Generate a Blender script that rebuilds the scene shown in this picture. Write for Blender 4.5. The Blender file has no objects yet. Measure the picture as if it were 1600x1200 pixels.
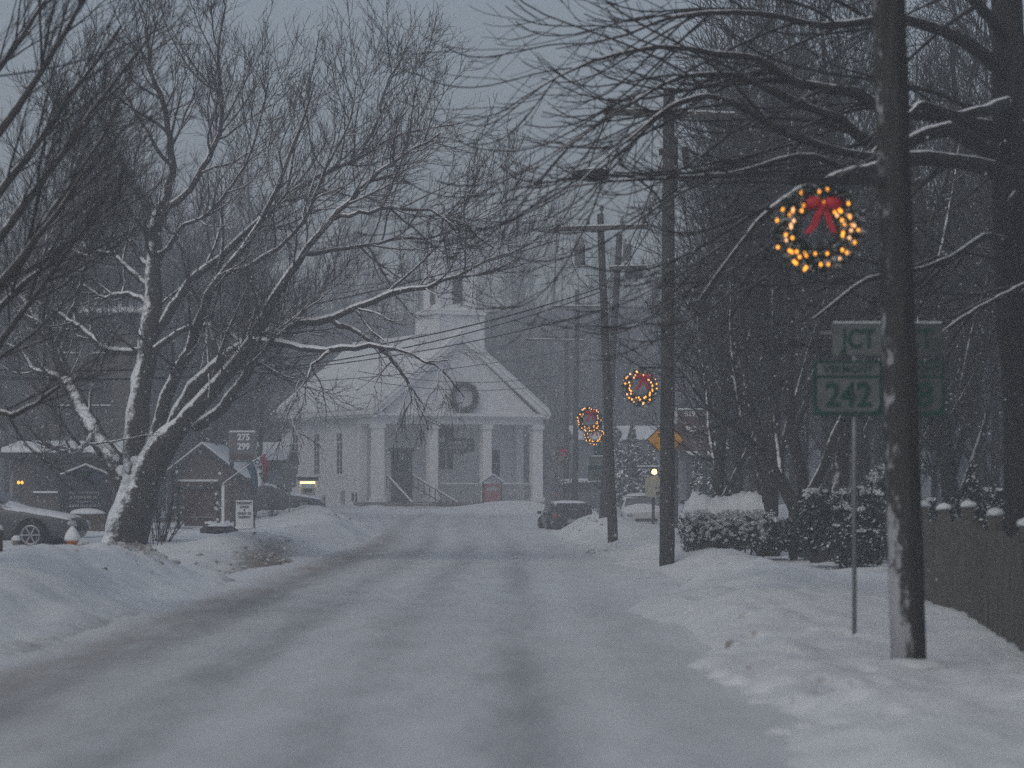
import bpy, math, random
import numpy as np
from mathutils import Vector, Matrix

random.seed(11)
S = bpy.context.scene
COL = S.collection
R = math.radians
F, H0, HY = 4760.0, 1.6, 770.0          # lens in pixels of a 1600 wide frame, eye height, horizon row

def P(px, py, d):
    return ((px - 800.0) * d / F, d, H0 - (py - HY) * d / F)
def X(px, d): return (px - 800.0) * d / F
def Z(py, d): return H0 - (py - HY) * d / F

# ------------------------------------------------------------------ materials
MATS = {}
def nmat(name):
    m = bpy.data.materials.new(name); m.use_nodes = True
    nt = m.node_tree; b = nt.nodes['Principled BSDF']
    MATS[name] = m
    return m, nt, b
def N(nt, t, **kw):
    n = nt.nodes.new(t)
    for k, v in kw.items():
        if k.startswith('i_'):
            n.inputs[k[2:].replace('_', ' ')].default_value = v
        else: setattr(n, k, v)
    return n
def ramp(nt, stops):
    r = nt.nodes.new('ShaderNodeValToRGB')
    e = r.color_ramp.elements
    while len(e) > 1: e.remove(e[0])
    e[0].position, e[0].color = stops[0][0], (*stops[0][1], 1)
    for p, c in stops[1:]:
        k = e.new(p); k.color = (*c, 1)
    return r
def simple(name, c, rough=0.7, metal=0.0, var=0.25, scale=6.0, bump=0.0, emit=None, estr=0, stretch=None, spec=0.3):
    m, nt, b = nmat(name)
    tc = N(nt, 'ShaderNodeTexCoord')
    noi = N(nt, 'ShaderNodeTexNoise', i_Scale=scale, i_Detail=6.0, i_Roughness=0.65)
    src = tc.outputs['Object']
    if stretch:
        mp = N(nt, 'ShaderNodeMapping'); mp.inputs['Scale'].default_value = stretch
        nt.links.new(src, mp.inputs[0]); src = mp.outputs[0]
    nt.links.new(src, noi.inputs['Vector'])
    lo = tuple(max(0, x * (1 - var)) for x in c); hi = tuple(min(1, x * (1 + var)) for x in c)
    rp = ramp(nt, [(0.3, lo), (0.7, hi)])
    nt.links.new(noi.outputs['Fac'], rp.inputs[0])
    nt.links.new(rp.outputs[0], b.inputs['Base Color'])
    b.inputs['Roughness'].default_value = rough; b.inputs['Metallic'].default_value = metal
    b.inputs['Specular IOR Level'].default_value = spec
    if bump:
        bp = N(nt, 'ShaderNodeBump', i_Strength=bump, i_Distance=0.02)
        nt.links.new(noi.outputs['Fac'], bp.inputs['Height']); nt.links.new(bp.outputs[0], b.inputs['Normal'])
    if emit:
        b.inputs['Emission Color'].default_value = (*emit, 1); b.inputs['Emission Strength'].default_value = estr
    return m

SNOWC = (0.80, 0.82, 0.85)
def snow_blend(nt, b, base_socket, wind=(-0.42, -0.25, 0.87), lo=0.45, hi=0.65, nscale=9.0, namp=0.7, rough=0.8):
    """lodged snow on the faces that look up and into the wind, broken up by noise"""
    geo = N(nt, 'ShaderNodeNewGeometry')
    dot = N(nt, 'ShaderNodeVectorMath', operation='DOT_PRODUCT')
    dot.inputs[1].default_value = wind
    nt.links.new(geo.outputs['Normal'], dot.inputs[0])
    noi = N(nt, 'ShaderNodeTexNoise', i_Scale=nscale, i_Detail=5.0, i_Roughness=0.7)
    nt.links.new(geo.outputs['Position'], noi.inputs['Vector'])
    sb = N(nt, 'ShaderNodeMath', operation='MULTIPLY_ADD'); sb.inputs[1].default_value = namp; sb.inputs[2].default_value = -0.5 * namp
    nt.links.new(noi.outputs['Fac'], sb.inputs[0])
    ad = N(nt, 'ShaderNodeMath', operation='ADD')
    nt.links.new(dot.outputs['Value'], ad.inputs[0]); nt.links.new(sb.outputs[0], ad.inputs[1])
    mr = N(nt, 'ShaderNodeMapRange', interpolation_type='SMOOTHSTEP'); mr.inputs['From Min'].default_value = lo; mr.inputs['From Max'].default_value = hi
    nt.links.new(ad.outputs[0], mr.inputs['Value'])
    mx = N(nt, 'ShaderNodeMix', data_type='RGBA')
    mx.inputs['B'].default_value = (*SNOWC, 1)
    nt.links.new(mr.outputs[0], mx.inputs['Factor']); nt.links.new(base_socket, mx.inputs['A'])
    nt.links.new(mx.outputs['Result'], b.inputs['Base Color'])
    b.inputs['Roughness'].default_value = rough
    b.inputs['Specular IOR Level'].default_value = 0.2

def bark(name, c, lo, hi, nscale=9.0, namp=0.7, wind=(-0.42, -0.25, 0.87), bump=0.6):
    m, nt, b = nmat(name)
    tc = N(nt, 'ShaderNodeTexCoord')
    mp = N(nt, 'ShaderNodeMapping'); mp.inputs['Scale'].default_value = (26, 26, 2.2) if name == 'pole_wood' else (14, 14, 3)
    nt.links.new(tc.outputs['Object'], mp.inputs[0])
    noi = N(nt, 'ShaderNodeTexNoise', i_Scale=1.0, i_Detail=7.0, i_Roughness=0.7)
    nt.links.new(mp.outputs[0], noi.inputs['Vector'])
    rp = ramp(nt, [(0.3, tuple(x * 0.55 for x in c)), (0.7, tuple(x * 1.4 for x in c))])
    nt.links.new(noi.outputs['Fac'], rp.inputs[0])
    snow_blend(nt, b, rp.outputs[0], wind, lo, hi, nscale, namp)
    if bump:
        bp = N(nt, 'ShaderNodeBump', i_Strength=bump, i_Distance=0.03)
        nt.links.new(noi.outputs['Fac'], bp.inputs['Height']); nt.links.new(bp.outputs[0], b.inputs['Normal'])
    return m

bark('bark_snowy', (0.036, 0.033, 0.031), 0.44, 0.68, 5.0, 0.95, wind=(-0.46, -0.20, 0.87))
bark('bark_plain', (0.045, 0.040, 0.038), 0.72, 0.95)
bark('twig', (0.036, 0.032, 0.032), 0.70, 1.05, 5.0, 0.7, bump=0)
bark('twig_right', (0.026, 0.024, 0.024), 0.86, 1.2, 5.0, 0.6, bump=0)
bark('bark_right', (0.028, 0.026, 0.025), 0.58, 0.80, 7.0, 0.8)
bark('forest', (0.030, 0.027, 0.026), 0.92, 1.25, 3.0, 0.7, bump=0)
bark('pole_wood', (0.056, 0.053, 0.051), 1.3, 1.6, bump=1.0)
bark('evergreen', (0.016, 0.021, 0.018), 0.72, 1.05, 4.0, 0.9, bump=0)
bark('conifer_snow', (0.020, 0.028, 0.024), 0.35, 0.80, 5.0, 0.9, bump=0)
bark('wreath_green', (0.026, 0.044, 0.030), 0.62, 1.0, 16.0, 0.9, wind=(-0.1, -0.5, 0.85), bump=0)
bark('needles', (0.020, 0.034, 0.022), 0.88, 1.15, 14.0, 0.9, wind=(-0.1, -0.5, 0.85), bump=0)
bark('crossarm', (0.075, 0.066, 0.060), 0.75, 0.85, 6.0, 0.3, wind=(0, 0, 1), bump=0.3)
bark('dark_metal', (0.035, 0.037, 0.040), 0.8, 0.9, 6.0, 0.4, wind=(0, 0, 1), bump=0)
bark('transformer_paint', (0.16, 0.17, 0.18), 0.8, 0.9, 6.0, 0.3, wind=(0, 0, 1), bump=0)
bark('fence_wood', (0.12, 0.112, 0.105), 0.72, 1.0, 7.0, 1.1, wind=(-.5, -.35, .8), bump=0.5)
def pole_snow():
    m = MATS['pole_wood'].copy(); m.name = 'pole_wood_snowy'; MATS['pole_wood_snowy'] = m; nt = m.node_tree; b = nt.nodes['Principled BSDF']
    src = b.inputs['Base Color'].links[0].from_socket
    tc = N(nt, 'ShaderNodeTexCoord'); mp = N(nt, 'ShaderNodeMapping'); mp.inputs['Scale'].default_value = (9, 9, 4.5); nt.links.new(tc.outputs['Object'], mp.inputs[0])
    n1 = N(nt, 'ShaderNodeTexNoise', i_Scale=1.0, i_Detail=8.0, i_Roughness=0.72); nt.links.new(mp.outputs[0], n1.inputs['Vector'])
    sx = N(nt, 'ShaderNodeSeparateXYZ'); nt.links.new(tc.outputs['Object'], sx.inputs[0])
    mr = N(nt, 'ShaderNodeMapRange'); mr.inputs['From Min'].default_value = 0.3; mr.inputs['From Max'].default_value = 2.1; mr.inputs['To Min'].default_value = .30; mr.inputs['To Max'].default_value = -.22; nt.links.new(sx.outputs['Z'], mr.inputs['Value'])
    geo = N(nt, 'ShaderNodeNewGeometry'); dt = N(nt, 'ShaderNodeVectorMath', operation='DOT_PRODUCT'); dt.inputs[1].default_value = (-.62, -.30, 0); nt.links.new(geo.outputs['Normal'], dt.inputs[0])
    a1 = N(nt, 'ShaderNodeMath', operation='ADD'); nt.links.new(mr.outputs[0], a1.inputs[0]); nt.links.new(dt.outputs['Value'], a1.inputs[1])
    a2 = N(nt, 'ShaderNodeMath', operation='ADD'); nt.links.new(a1.outputs[0], a2.inputs[0]); a3 = N(nt, 'ShaderNodeMath', operation='MULTIPLY_ADD'); a3.inputs[1].default_value = 2.0; a3.inputs[2].default_value = -.5; nt.links.new(n1.outputs['Fac'], a3.inputs[0]); nt.links.new(a3.outputs[0], a2.inputs[1])
    m2 = N(nt, 'ShaderNodeMapRange', interpolation_type='SMOOTHSTEP'); m2.inputs['From Min'].default_value = 1.0; m2.inputs['From Max'].default_value = 1.22; m2.inputs['To Max'].default_value = .75; nt.links.new(a2.outputs[0], m2.inputs['Value'])
    mx = N(nt, 'ShaderNodeMix', data_type='RGBA'); mx.inputs['B'].default_value = (.52, .53, .56, 1); nt.links.new(m2.outputs[0], mx.inputs['Factor']); nt.links.new(src, mx.inputs['A']); nt.links.new(mx.outputs['Result'], b.inputs['Base Color'])
pole_snow()
# snow
def snow_mat(name, dirt_shade=False):
    m, nt, b = nmat(name)
    geo = N(nt, 'ShaderNodeNewGeometry')
    n1 = N(nt, 'ShaderNodeTexNoise', i_Scale=0.6, i_Detail=8.0, i_Roughness=0.6)
    n2 = N(nt, 'ShaderNodeTexNoise', i_Scale=14.0, i_Detail=6.0, i_Roughness=0.7)
    for n in (n1, n2): nt.links.new(geo.outputs['Position'], n.inputs['Vector'])
    rp = ramp(nt, [(0.25, (0.59, 0.62, 0.64)), (0.65, (0.70, 0.73, 0.745))])
    nt.links.new(n1.outputs['Fac'], rp.inputs[0])
    col = rp.outputs[0]
    if dirt_shade:
        at = N(nt, 'ShaderNodeAttribute', attribute_name='dirt_shade')
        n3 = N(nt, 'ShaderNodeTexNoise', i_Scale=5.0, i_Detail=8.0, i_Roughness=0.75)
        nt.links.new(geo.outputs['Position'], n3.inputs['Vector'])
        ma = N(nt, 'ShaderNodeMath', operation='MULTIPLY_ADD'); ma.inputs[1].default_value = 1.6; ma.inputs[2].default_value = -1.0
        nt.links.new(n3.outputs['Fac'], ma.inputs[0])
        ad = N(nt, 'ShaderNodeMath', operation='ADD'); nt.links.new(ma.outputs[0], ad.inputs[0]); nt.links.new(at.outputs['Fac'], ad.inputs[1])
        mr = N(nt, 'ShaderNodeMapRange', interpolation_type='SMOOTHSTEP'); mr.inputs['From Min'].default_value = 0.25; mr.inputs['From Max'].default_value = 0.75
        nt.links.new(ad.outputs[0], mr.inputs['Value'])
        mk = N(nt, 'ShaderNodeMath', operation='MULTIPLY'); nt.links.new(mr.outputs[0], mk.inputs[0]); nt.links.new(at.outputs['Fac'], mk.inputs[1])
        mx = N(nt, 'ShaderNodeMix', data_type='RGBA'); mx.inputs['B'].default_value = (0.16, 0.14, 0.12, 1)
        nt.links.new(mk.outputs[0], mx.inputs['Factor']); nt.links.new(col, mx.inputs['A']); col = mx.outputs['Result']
    nt.links.new(col, b.inputs['Base Color'])
    b.inputs['Roughness'].default_value = 0.75; b.inputs['Specular IOR Level'].default_value = 0.25
    b1 = N(nt, 'ShaderNodeBump', i_Strength=0.5, i_Distance=0.03)
    nt.links.new(n2.outputs['Fac'], b1.inputs['Height']); nt.links.new(b1.outputs[0], b.inputs['Normal'])
    return m
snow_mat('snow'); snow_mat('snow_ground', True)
# packed road snow with tyre tracks (albedo of the worn snow, laid out along the road)
def road_mat():
    m, nt, b = nmat('road_snow')
    at = N(nt, 'ShaderNodeAttribute', attribute_name='worn')
    ab = N(nt, 'ShaderNodeAttribute', attribute_name='brown')
    geo = N(nt, 'ShaderNodeNewGeometry')
    mp = N(nt, 'ShaderNodeMapping'); mp.inputs['Scale'].default_value = (2.2, 0.35, 1)
    nt.links.new(geo.outputs['Position'], mp.inputs[0])
    n1 = N(nt, 'ShaderNodeTexNoise', i_Scale=1.0, i_Detail=9.0, i_Roughness=0.68)
    nt.links.new(mp.outputs[0], n1.inputs['Vector'])
    n2 = N(nt, 'ShaderNodeTexNoise', i_Scale=16.0, i_Detail=5.0, i_Roughness=0.7)
    nt.links.new(geo.outputs['Position'], n2.inputs['Vector'])
    ma = N(nt, 'ShaderNodeMath', operation='MULTIPLY_ADD'); ma.inputs[1].default_value = 0.9; ma.inputs[2].default_value = -0.42
    nt.links.new(n1.outputs['Fac'], ma.inputs[0])
    ad = N(nt, 'ShaderNodeMath', operation='ADD', use_clamp=True); nt.links.new(ma.outputs[0], ad.inputs[0]); nt.links.new(at.outputs['Fac'], ad.inputs[1])
    rp = ramp(nt, [(0.0, (0.65, 0.68, 0.70)), (0.35, (0.53, 0.555, 0.575)), (1.0, (0.20, 0.215, 0.23))])
    nt.links.new(ad.outputs[0], rp.inputs[0])
    mb = N(nt, 'ShaderNodeMath', operation='MULTIPLY'); nt.links.new(ab.outputs['Fac'], mb.inputs[0]); nt.links.new(n1.outputs['Fac'], mb.inputs[1])
    mx = N(nt, 'ShaderNodeMix', data_type='RGBA'); mx.inputs['B'].default_value = (0.20, 0.165, 0.125, 1)
    nt.links.new(mb.outputs[0], mx.inputs['Factor']); nt.links.new(rp.outputs[0], mx.inputs['A'])
    nt.links.new(mx.outputs['Result'], b.inputs['Base Color'])
    b.inputs['Roughness'].default_value = 0.65; b.inputs['Specular IOR Level'].default_value = 0.3
    b1 = N(nt, 'ShaderNodeBump', i_Strength=0.5, i_Distance=0.02)
    nt.links.new(n2.outputs['Fac'], b1.inputs['Height']); nt.links.new(b1.outputs[0], b.inputs['Normal'])
road_mat()

def clapboard(name, c, pitch=0.13, var=0.12, rough=0.6):
    m, nt, b = nmat(name)
    tc = N(nt, 'ShaderNodeTexCoord')
    sx = N(nt, 'ShaderNodeSeparateXYZ'); nt.links.new(tc.outputs['Object'], sx.inputs[0])
    dv = N(nt, 'ShaderNodeMath', operation='DIVIDE'); dv.inputs[1].default_value = pitch; nt.links.new(sx.outputs['Z'], dv.inputs[0])
    fr = N(nt, 'ShaderNodeMath', operation='FRACT'); nt.links.new(dv.outputs[0], fr.inputs[0])
    noi = N(nt, 'ShaderNodeTexNoise', i_Scale=2.5, i_Detail=7.0); nt.links.new(tc.outputs['Object'], noi.inputs['Vector'])
    rp = ramp(nt, [(0.3, tuple(x * (1 - var) for x in c)), (0.7, tuple(min(1, x * (1 + var)) for x in c))])
    nt.links.new(noi.outputs['Fac'], rp.inputs[0]); nt.links.new(rp.outputs[0], b.inputs['Base Color'])
    bp = N(nt, 'ShaderNodeBump', i_Strength=0.4, i_Distance=0.02); bp.invert = True
    nt.links.new(fr.outputs[0], bp.inputs['Height']); nt.links.new(bp.outputs[0], b.inputs['Normal'])
    b.inputs['Roughness'].default_value = rough
clapboard('church_clapboard', (0.74, 0.75, 0.77))
clapboard('brown_clapboard', (0.060, 0.050, 0.046), 0.18)
clapboard('red_clapboard', (0.075, 0.044, 0.042), 0.16)
clapboard('grey_clapboard', (0.13, 0.145, 0.17), 0.16)
simple('white_paint', (0.78, 0.79, 0.80), 0.55, var=0.05)
simple('grey_paint', (0.30, 0.31, 0.33), 0.6, var=0.12)
simple('grey_board', (0.115, 0.12, 0.13), 0.7, var=0.15)
simple('dark_green_paint', (0.025, 0.045, 0.042), 0.45, var=0.2)
simple('dark_paint', (0.028, 0.030, 0.034), 0.5, var=0.25)
simple('window_dark', (0.018, 0.021, 0.026), 0.12, var=0.3, spec=0.5)
simple('louvre', (0.06, 0.065, 0.07), 0.7, var=0.2)
simple('stone', (0.20, 0.19, 0.18), 0.85, var=0.35, scale=4, bump=0.5)
simple('weathered_wood', (0.17, 0.155, 0.14), 0.85, var=0.3, stretch=(10, 10, 1.5))
simple('brown_wood', (0.075, 0.058, 0.047), 0.8, var=0.3, stretch=(10, 10, 1.5))
simple('red_board', (0.085, 0.042, 0.042), 0.6, var=0.15)
simple('faded_red', (0.30, 0.12, 0.12), 0.6, var=0.15)
simple('red_ribbon', (0.50, 0.018, 0.030), 0.45, var=0.2)
simple('sign_white_dull', (0.068, 0.076, 0.075), 0.6, var=0.35, scale=5)
simple('sign_green', (0.006, 0.048, 0.036), 0.5, var=0.2)
simple('sign_white', (0.115, 0.13, 0.128), 0.55, var=0.30, scale=5)
simple('sign_yellow', (0.74, 0.33, 0.012), 0.5, var=0.10)
simple('sign_black', (0.015, 0.015, 0.016), 0.5)
simple('sign_pale', (0.62, 0.62, 0.63), 0.6, var=0.06)
simple('sign_letter', (0.70, 0.71, 0.73), 0.6, var=0.03)
simple('faint_letter', (0.22, 0.225, 0.24), 0.7, var=0.1)
simple('town_sign_blue', (0.030, 0.038, 0.055), 0.6, var=0.2)
simple('galvanised', (0.22, 0.23, 0.24), 0.5, metal=0.5, var=0.2)
simple('wire', (0.02, 0.02, 0.022), 0.6)
simple('flag_blue', (0.035, 0.075, 0.13), 0.8, var=0.1)
simple('flag_white', (0.62, 0.63, 0.66), 0.8, var=0.05)
simple('flag_red', (0.22, 0.035, 0.040), 0.8, var=0.1)
simple('hydrant_paint', (0.48, 0.13, 0.025), 0.45, var=0.25)
simple('tyre', (0.015, 0.015, 0.016), 0.85)
simple('alloy', (0.32, 0.33, 0.35), 0.35, metal=0.6)
simple('chrome', (0.45, 0.46, 0.48), 0.25, metal=0.9)
simple('headlight', (0.35, 0.37, 0.40), 0.2, var=0.1, spec=0.6)
simple('taillight', (0.20, 0.012, 0.012), 0.3, spec=0.6)
simple('snow_clod', (0.34, 0.335, 0.33), 0.85, var=0.75, scale=2.2)
simple('cream_board', (0.36, 0.34, 0.27), 0.7, var=0.2)
simple('moss_leaf', (0.05, 0.042, 0.03), 0.9, var=0.4)
def carpaint(name, c):
    m, nt, b = nmat(name)
    tc = N(nt, 'ShaderNodeTexCoord'); noi = N(nt, 'ShaderNodeTexNoise', i_Scale=3.0, i_Detail=6.0)
    nt.links.new(tc.outputs['Object'], noi.inputs['Vector'])
    rp = ramp(nt, [(0.3, tuple(x * 0.8 for x in c)), (0.7, tuple(x * 1.15 for x in c))]); nt.links.new(noi.outputs['Fac'], rp.inputs[0])
    snow_blend(nt, b, rp.outputs[0], wind=(0, 0, 1), lo=0.72, hi=0.95, nscale=5.0, namp=0.75, rough=0.4)
    b.inputs['Coat Weight'].default_value = 0.3
carpaint('paint_silver', (0.075, 0.078, 0.085)); carpaint('paint_black', (0.03, 0.032, 0.036)); carpaint('paint_white', (0.55, 0.56, 0.57))
carpaint('paint_grey', (0.09, 0.095, 0.105))
simple('bulb_amber', (0.9, 0.5, 0.1), 0.4, emit=(1.0, 0.36, 0.035), estr=4.2)
simple('bulb_pale', (0.9, 0.7, 0.5), 0.4, emit=(1.0, 0.48, 0.20), estr=3.4)
simple('bulb_dim', (0.6, 0.4, 0.2), 0.4, emit=(1.0, 0.48, 0.14), estr=0.5)
simple('lamp_warm', (0.9, 0.8, 0.5), 0.4, emit=(1.0, 0.74, 0.30), estr=5.5)
simple('lamp_window', (0.6, 0.5, 0.3), 0.4, emit=(1.0, 0.72, 0.30), estr=0.8)
def hill_mat():
    m, nt, b = nmat('hill_cover')
    geo = N(nt, 'ShaderNodeNewGeometry'); n1 = N(nt, 'ShaderNodeTexNoise', i_Scale=0.25, i_Detail=8.0, i_Roughness=0.7)
    nt.links.new(geo.outputs['Position'], n1.inputs['Vector'])
    rp = ramp(nt, [(0.35, (0.035, 0.034, 0.034)), (0.65, (0.13, 0.132, 0.14))]); nt.links.new(n1.outputs['Fac'], rp.inputs[0])
    nt.links.new(rp.outputs[0], b.inputs['Base Color']); b.inputs['Roughness'].default_value = 0.9
hill_mat()

# ------------------------------------------------------------------ mesh helpers
def link(o, parent=None):
    COL.objects.link(o)
    if parent is not None: o.parent = parent
    return o
def tag(o, label=None, cat=None, group=None, kind=None):
    if label: o['label'] = label
    if cat: o['category'] = cat
    if group: o['group'] = group
    if kind: o['kind'] = kind
    return o
def thing(name, label, cat, loc=(0, 0, 0), rz=0.0, group=None):
    o = bpy.data.objects.new(name, None); link(o)
    o.empty_display_size = 0.3
    o.location = loc; o.rotation_euler = (0, 0, rz)
    return tag(o, label, cat, group)
def mesh_arrays(name, v, quads, mat, parent=None, smooth=True):
    me = bpy.data.meshes.new(name)
    v = np.asarray(v, dtype=np.float32); q = np.asarray(quads, dtype=np.int32)
    k = q.shape[1]
    me.vertices.add(len(v)); me.vertices.foreach_set('co', v.ravel())
    me.loops.add(q.size); me.loops.foreach_set('vertex_index', q.ravel())
    me.polygons.add(len(q)); me.polygons.foreach_set('loop_start', np.arange(len(q), dtype=np.int32) * k)
    me.update(calc_edges=True)
    if smooth: me.polygons.foreach_set('use_smooth', np.ones(len(q), dtype=bool))
    me.materials.append(MATS[mat])
    o = bpy.data.objects.new(name, me)
    return link(o, parent)
class MB:
    def __init__(s): s.v, s.f = [], []
    def add(s, v, f):
        b = len(s.v); s.v += [tuple(p) for p in v]; s.f += [tuple(i + b for i in q) for q in f]; return s
    def box(s, c, d, rz=0.0, rx=0.0):
        x, y, z = d[0] / 2, d[1] / 2, d[2] / 2
        M = Matrix.Translation(c) @ Matrix.Rotation(rz, 4, 'Z') @ Matrix.Rotation(rx, 4, 'X')
        v = [M @ Vector((i * x, j * y, k * z)) for i in (-1, 1) for j in (-1, 1) for k in (-1, 1)]
        return s.add(v, [(0, 1, 3, 2), (4, 6, 7, 5), (0, 4, 5, 1), (2, 3, 7, 6), (0, 2, 6, 4), (1, 5, 7, 3)])
    def bar(s, a, b, w, h=None, up=(0, 0, 1)):
        h = h or w; a = Vector(a); b = Vector(b); t = (b - a).normalized(); u = t.cross(Vector(up))
        if u.length < 1e-3: u = t.cross(Vector((0, 1, 0)))
        u.normalize(); n = u.cross(t)
        v = []
        for p in (a, b):
            for i, j in ((-1, -1), (1, -1), (1, 1), (-1, 1)): v.append(p + u * i * w / 2 + n * j * h / 2)
        return s.add(v, [(0, 3, 2, 1), (4, 5, 6, 7), (0, 1, 5, 4), (1, 2, 6, 5), (2, 3, 7, 6), (3, 0, 4, 7)])
    def tube(s, pts, rad, k=8, cap=True):
        pts = [Vector(p) for p in pts]; n = len(pts)
        if not hasattr(rad, '__len__'): rad = [rad] * n
        m = (pts[-1] - pts[0]).normalized()
        ref = Vector((0, 0, 1)) if abs(m.z) < 0.8 else Vector((1, 0, 0))
        v = []
        for i, p in enumerate(pts):
            t = (pts[min(i + 1, n - 1)] - pts[max(i - 1, 0)]).normalized()
            u = t.cross(ref)
            if u.length < 1e-4: u = t.cross(Vector((0, 1, 0)))
            u.normalize(); w = t.cross(u)
            for j in range(k):
                a = 2 * math.pi * j / k; v.append(p + (u * math.cos(a) + w * math.sin(a)) * rad[i])
        f = [(i * k + j, i * k + (j + 1) % k, (i + 1) * k + (j + 1) % k, (i + 1) * k + j) for i in range(n - 1) for j in range(k)]
        if cap: f += [tuple(range(k))[::-1], tuple((n - 1) * k + j for j in range(k))]
        return s.add(v, f)
    def lathe(s, prof, c=(0, 0, 0), k=12, axis='Z'):
        v = []
        for r, h in prof:
            for j in range(k):
                a = 2 * math.pi * j / k
                if axis == 'Z': v.append((c[0] + r * math.cos(a), c[1] + r * math.sin(a), c[2] + h))
                elif axis == 'Y': v.append((c[0] + r * math.cos(a), c[1] + h, c[2] + r * math.sin(a)))
                else: v.append((c[0] + h, c[1] + r * math.cos(a), c[2] + r * math.sin(a)))
        n = len(prof)
        f = [(i * k + j, i * k + (j + 1) % k, (i + 1) * k + (j + 1) % k, (i + 1) * k + j) for i in range(n - 1) for j in range(k)]
        f += [tuple(range(k))[::-1], tuple((n - 1) * k + j for j in range(k))]
        return s.add(v, f)
    def prism(s, poly, a, b, plane='XZ'):
        """polygon of 2D points pushed from a to b along the third axis"""
        n = len(poly)
        def m(p, h): return (p[0], h, p[1]) if plane == 'XZ' else ((h, p[0], p[1]) if plane == 'YZ' else (p[0], p[1], h))
        v = [m(p, a) for p in poly] + [m(p, b) for p in poly]
        f = [tuple(range(n))[::-1], tuple(range(n, 2 * n))] + [(i, (i + 1) % n, (i + 1) % n + n, i + n) for i in range(n)]
        return s.add(v, f)
    def blob(s, c, r, rng, amp=0.25, nu=10, nv=6, flat=False):
        v = []
        for i in range(nv + 1):
            th = math.pi * i / nv
            for j in range(nu):
                ph = 2 * math.pi * j / nu
                k = 1 + amp * (rng.random() - 0.5) * 2 * math.sin(th)
                z = math.cos(th)
                if flat and z < 0: z *= 0.25
                v.append((c[0] + r[0] * k * math.sin(th) * math.cos(ph), c[1] + r[1] * k * math.sin(th) * math.sin(ph), c[2] + r[2] * k * z))
        f = [(i * nu + j, (i + 1) * nu + j, (i + 1) * nu + (j + 1) % nu, i * nu + (j + 1) % nu) for i in range(nv) for j in range(nu)]
        return s.add(v, f)
    def build(s, name, mat, parent=None, smooth=False, bevel=0.0, subsurf=0):
        me = bpy.data.meshes.new(name); me.from_pydata(s.v, [], s.f); me.update()
        me.materials.append(MATS[mat])
        if smooth: me.polygons.foreach_set('use_smooth', np.ones(len(me.polygons), dtype=bool))
        o = bpy.data.objects.new(name, me); link(o, parent)
        if bevel:
            md = o.modifiers.new('bevel', 'BEVEL'); md.width = bevel; md.segments = 2; md.limit_method = 'ANGLE'
        if subsurf:
            md = o.modifiers.new('sub', 'SUBSURF'); md.levels = md.render_levels = subsurf
        return o
def text(parent, body, loc, size, mat, w=1.0, rot=(math.pi / 2, 0, 0), ext=0.004, name='lettering', bold=0.0):
    cu = bpy.data.curves.new(name, 'FONT'); cu.body = body; cu.size = size; cu.align_x = 'CENTER'; cu.align_y = 'CENTER'
    cu.extrude = ext; cu.offset = bold; cu.materials.append(MATS[mat])
    tmp = bpy.data.objects.new(name, cu); COL.objects.link(tmp)
    me = bpy.data.meshes.new_from_object(tmp.evaluated_get(bpy.context.evaluated_depsgraph_get())); bpy.data.objects.remove(tmp)
    o = bpy.data.objects.new(name, me); link(o, parent)
    o.location = loc; o.rotation_euler = rot; o.scale = (w, 1, 1)
    return o
def copy_tree(o, parent=None):
    c = o.copy(); COL.objects.link(c); c.parent = parent
    for ch in list(o.children): copy_tree(ch, c)
    return c

# ------------------------------------------------------------------ terrain
def _h(ix, iy, seed):
    n = (ix.astype(np.int64) * 374761393 + iy.astype(np.int64) * 668265263 + seed * 974711) & 0x7fffffff
    n = ((n ^ (n >> 13)) * 1274126177) & 0x7fffffff
    return ((n ^ (n >> 16)) & 0xffff) / 65535.0
def vnoise(x, y, seed=0):
    x = np.asarray(x, float); y = np.asarray(y, float)
    ix, iy = np.floor(x), np.floor(y); fx, fy = x - ix, y - iy
    fx = fx * fx * (3 - 2 * fx); fy = fy * fy * (3 - 2 * fy)
    a = _h(ix, iy, seed); b = _h(ix + 1, iy, seed); c = _h(ix, iy + 1, seed); d = _h(ix + 1, iy + 1, seed)
    return (a * (1 - fx) + b * fx) * (1 - fy) + (c * (1 - fx) + d * fx) * fy
def ss(a, b, x):
    t = np.clip((np.asarray(x, float) - a) / (b - a), 0, 1); return t * t * (3 - 2 * t)
def bump2(x, y, cx, cy, rx, ry): return np.exp(-((x - cx) / rx) ** 2 - ((y - cy) / ry) ** 2)
def xl(y): return -4.75 - 5.5 * ss(112, 160, y) - 30 * ss(158, 175, y)
def xr(y): return 1.60 + 0.95 * ss(41, 53, y) - 0.55 * ss(60, 78, y) - 0.25 * ss(80, 110, y) + 24 * ss(146, 166, y)
FEET = []
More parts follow.
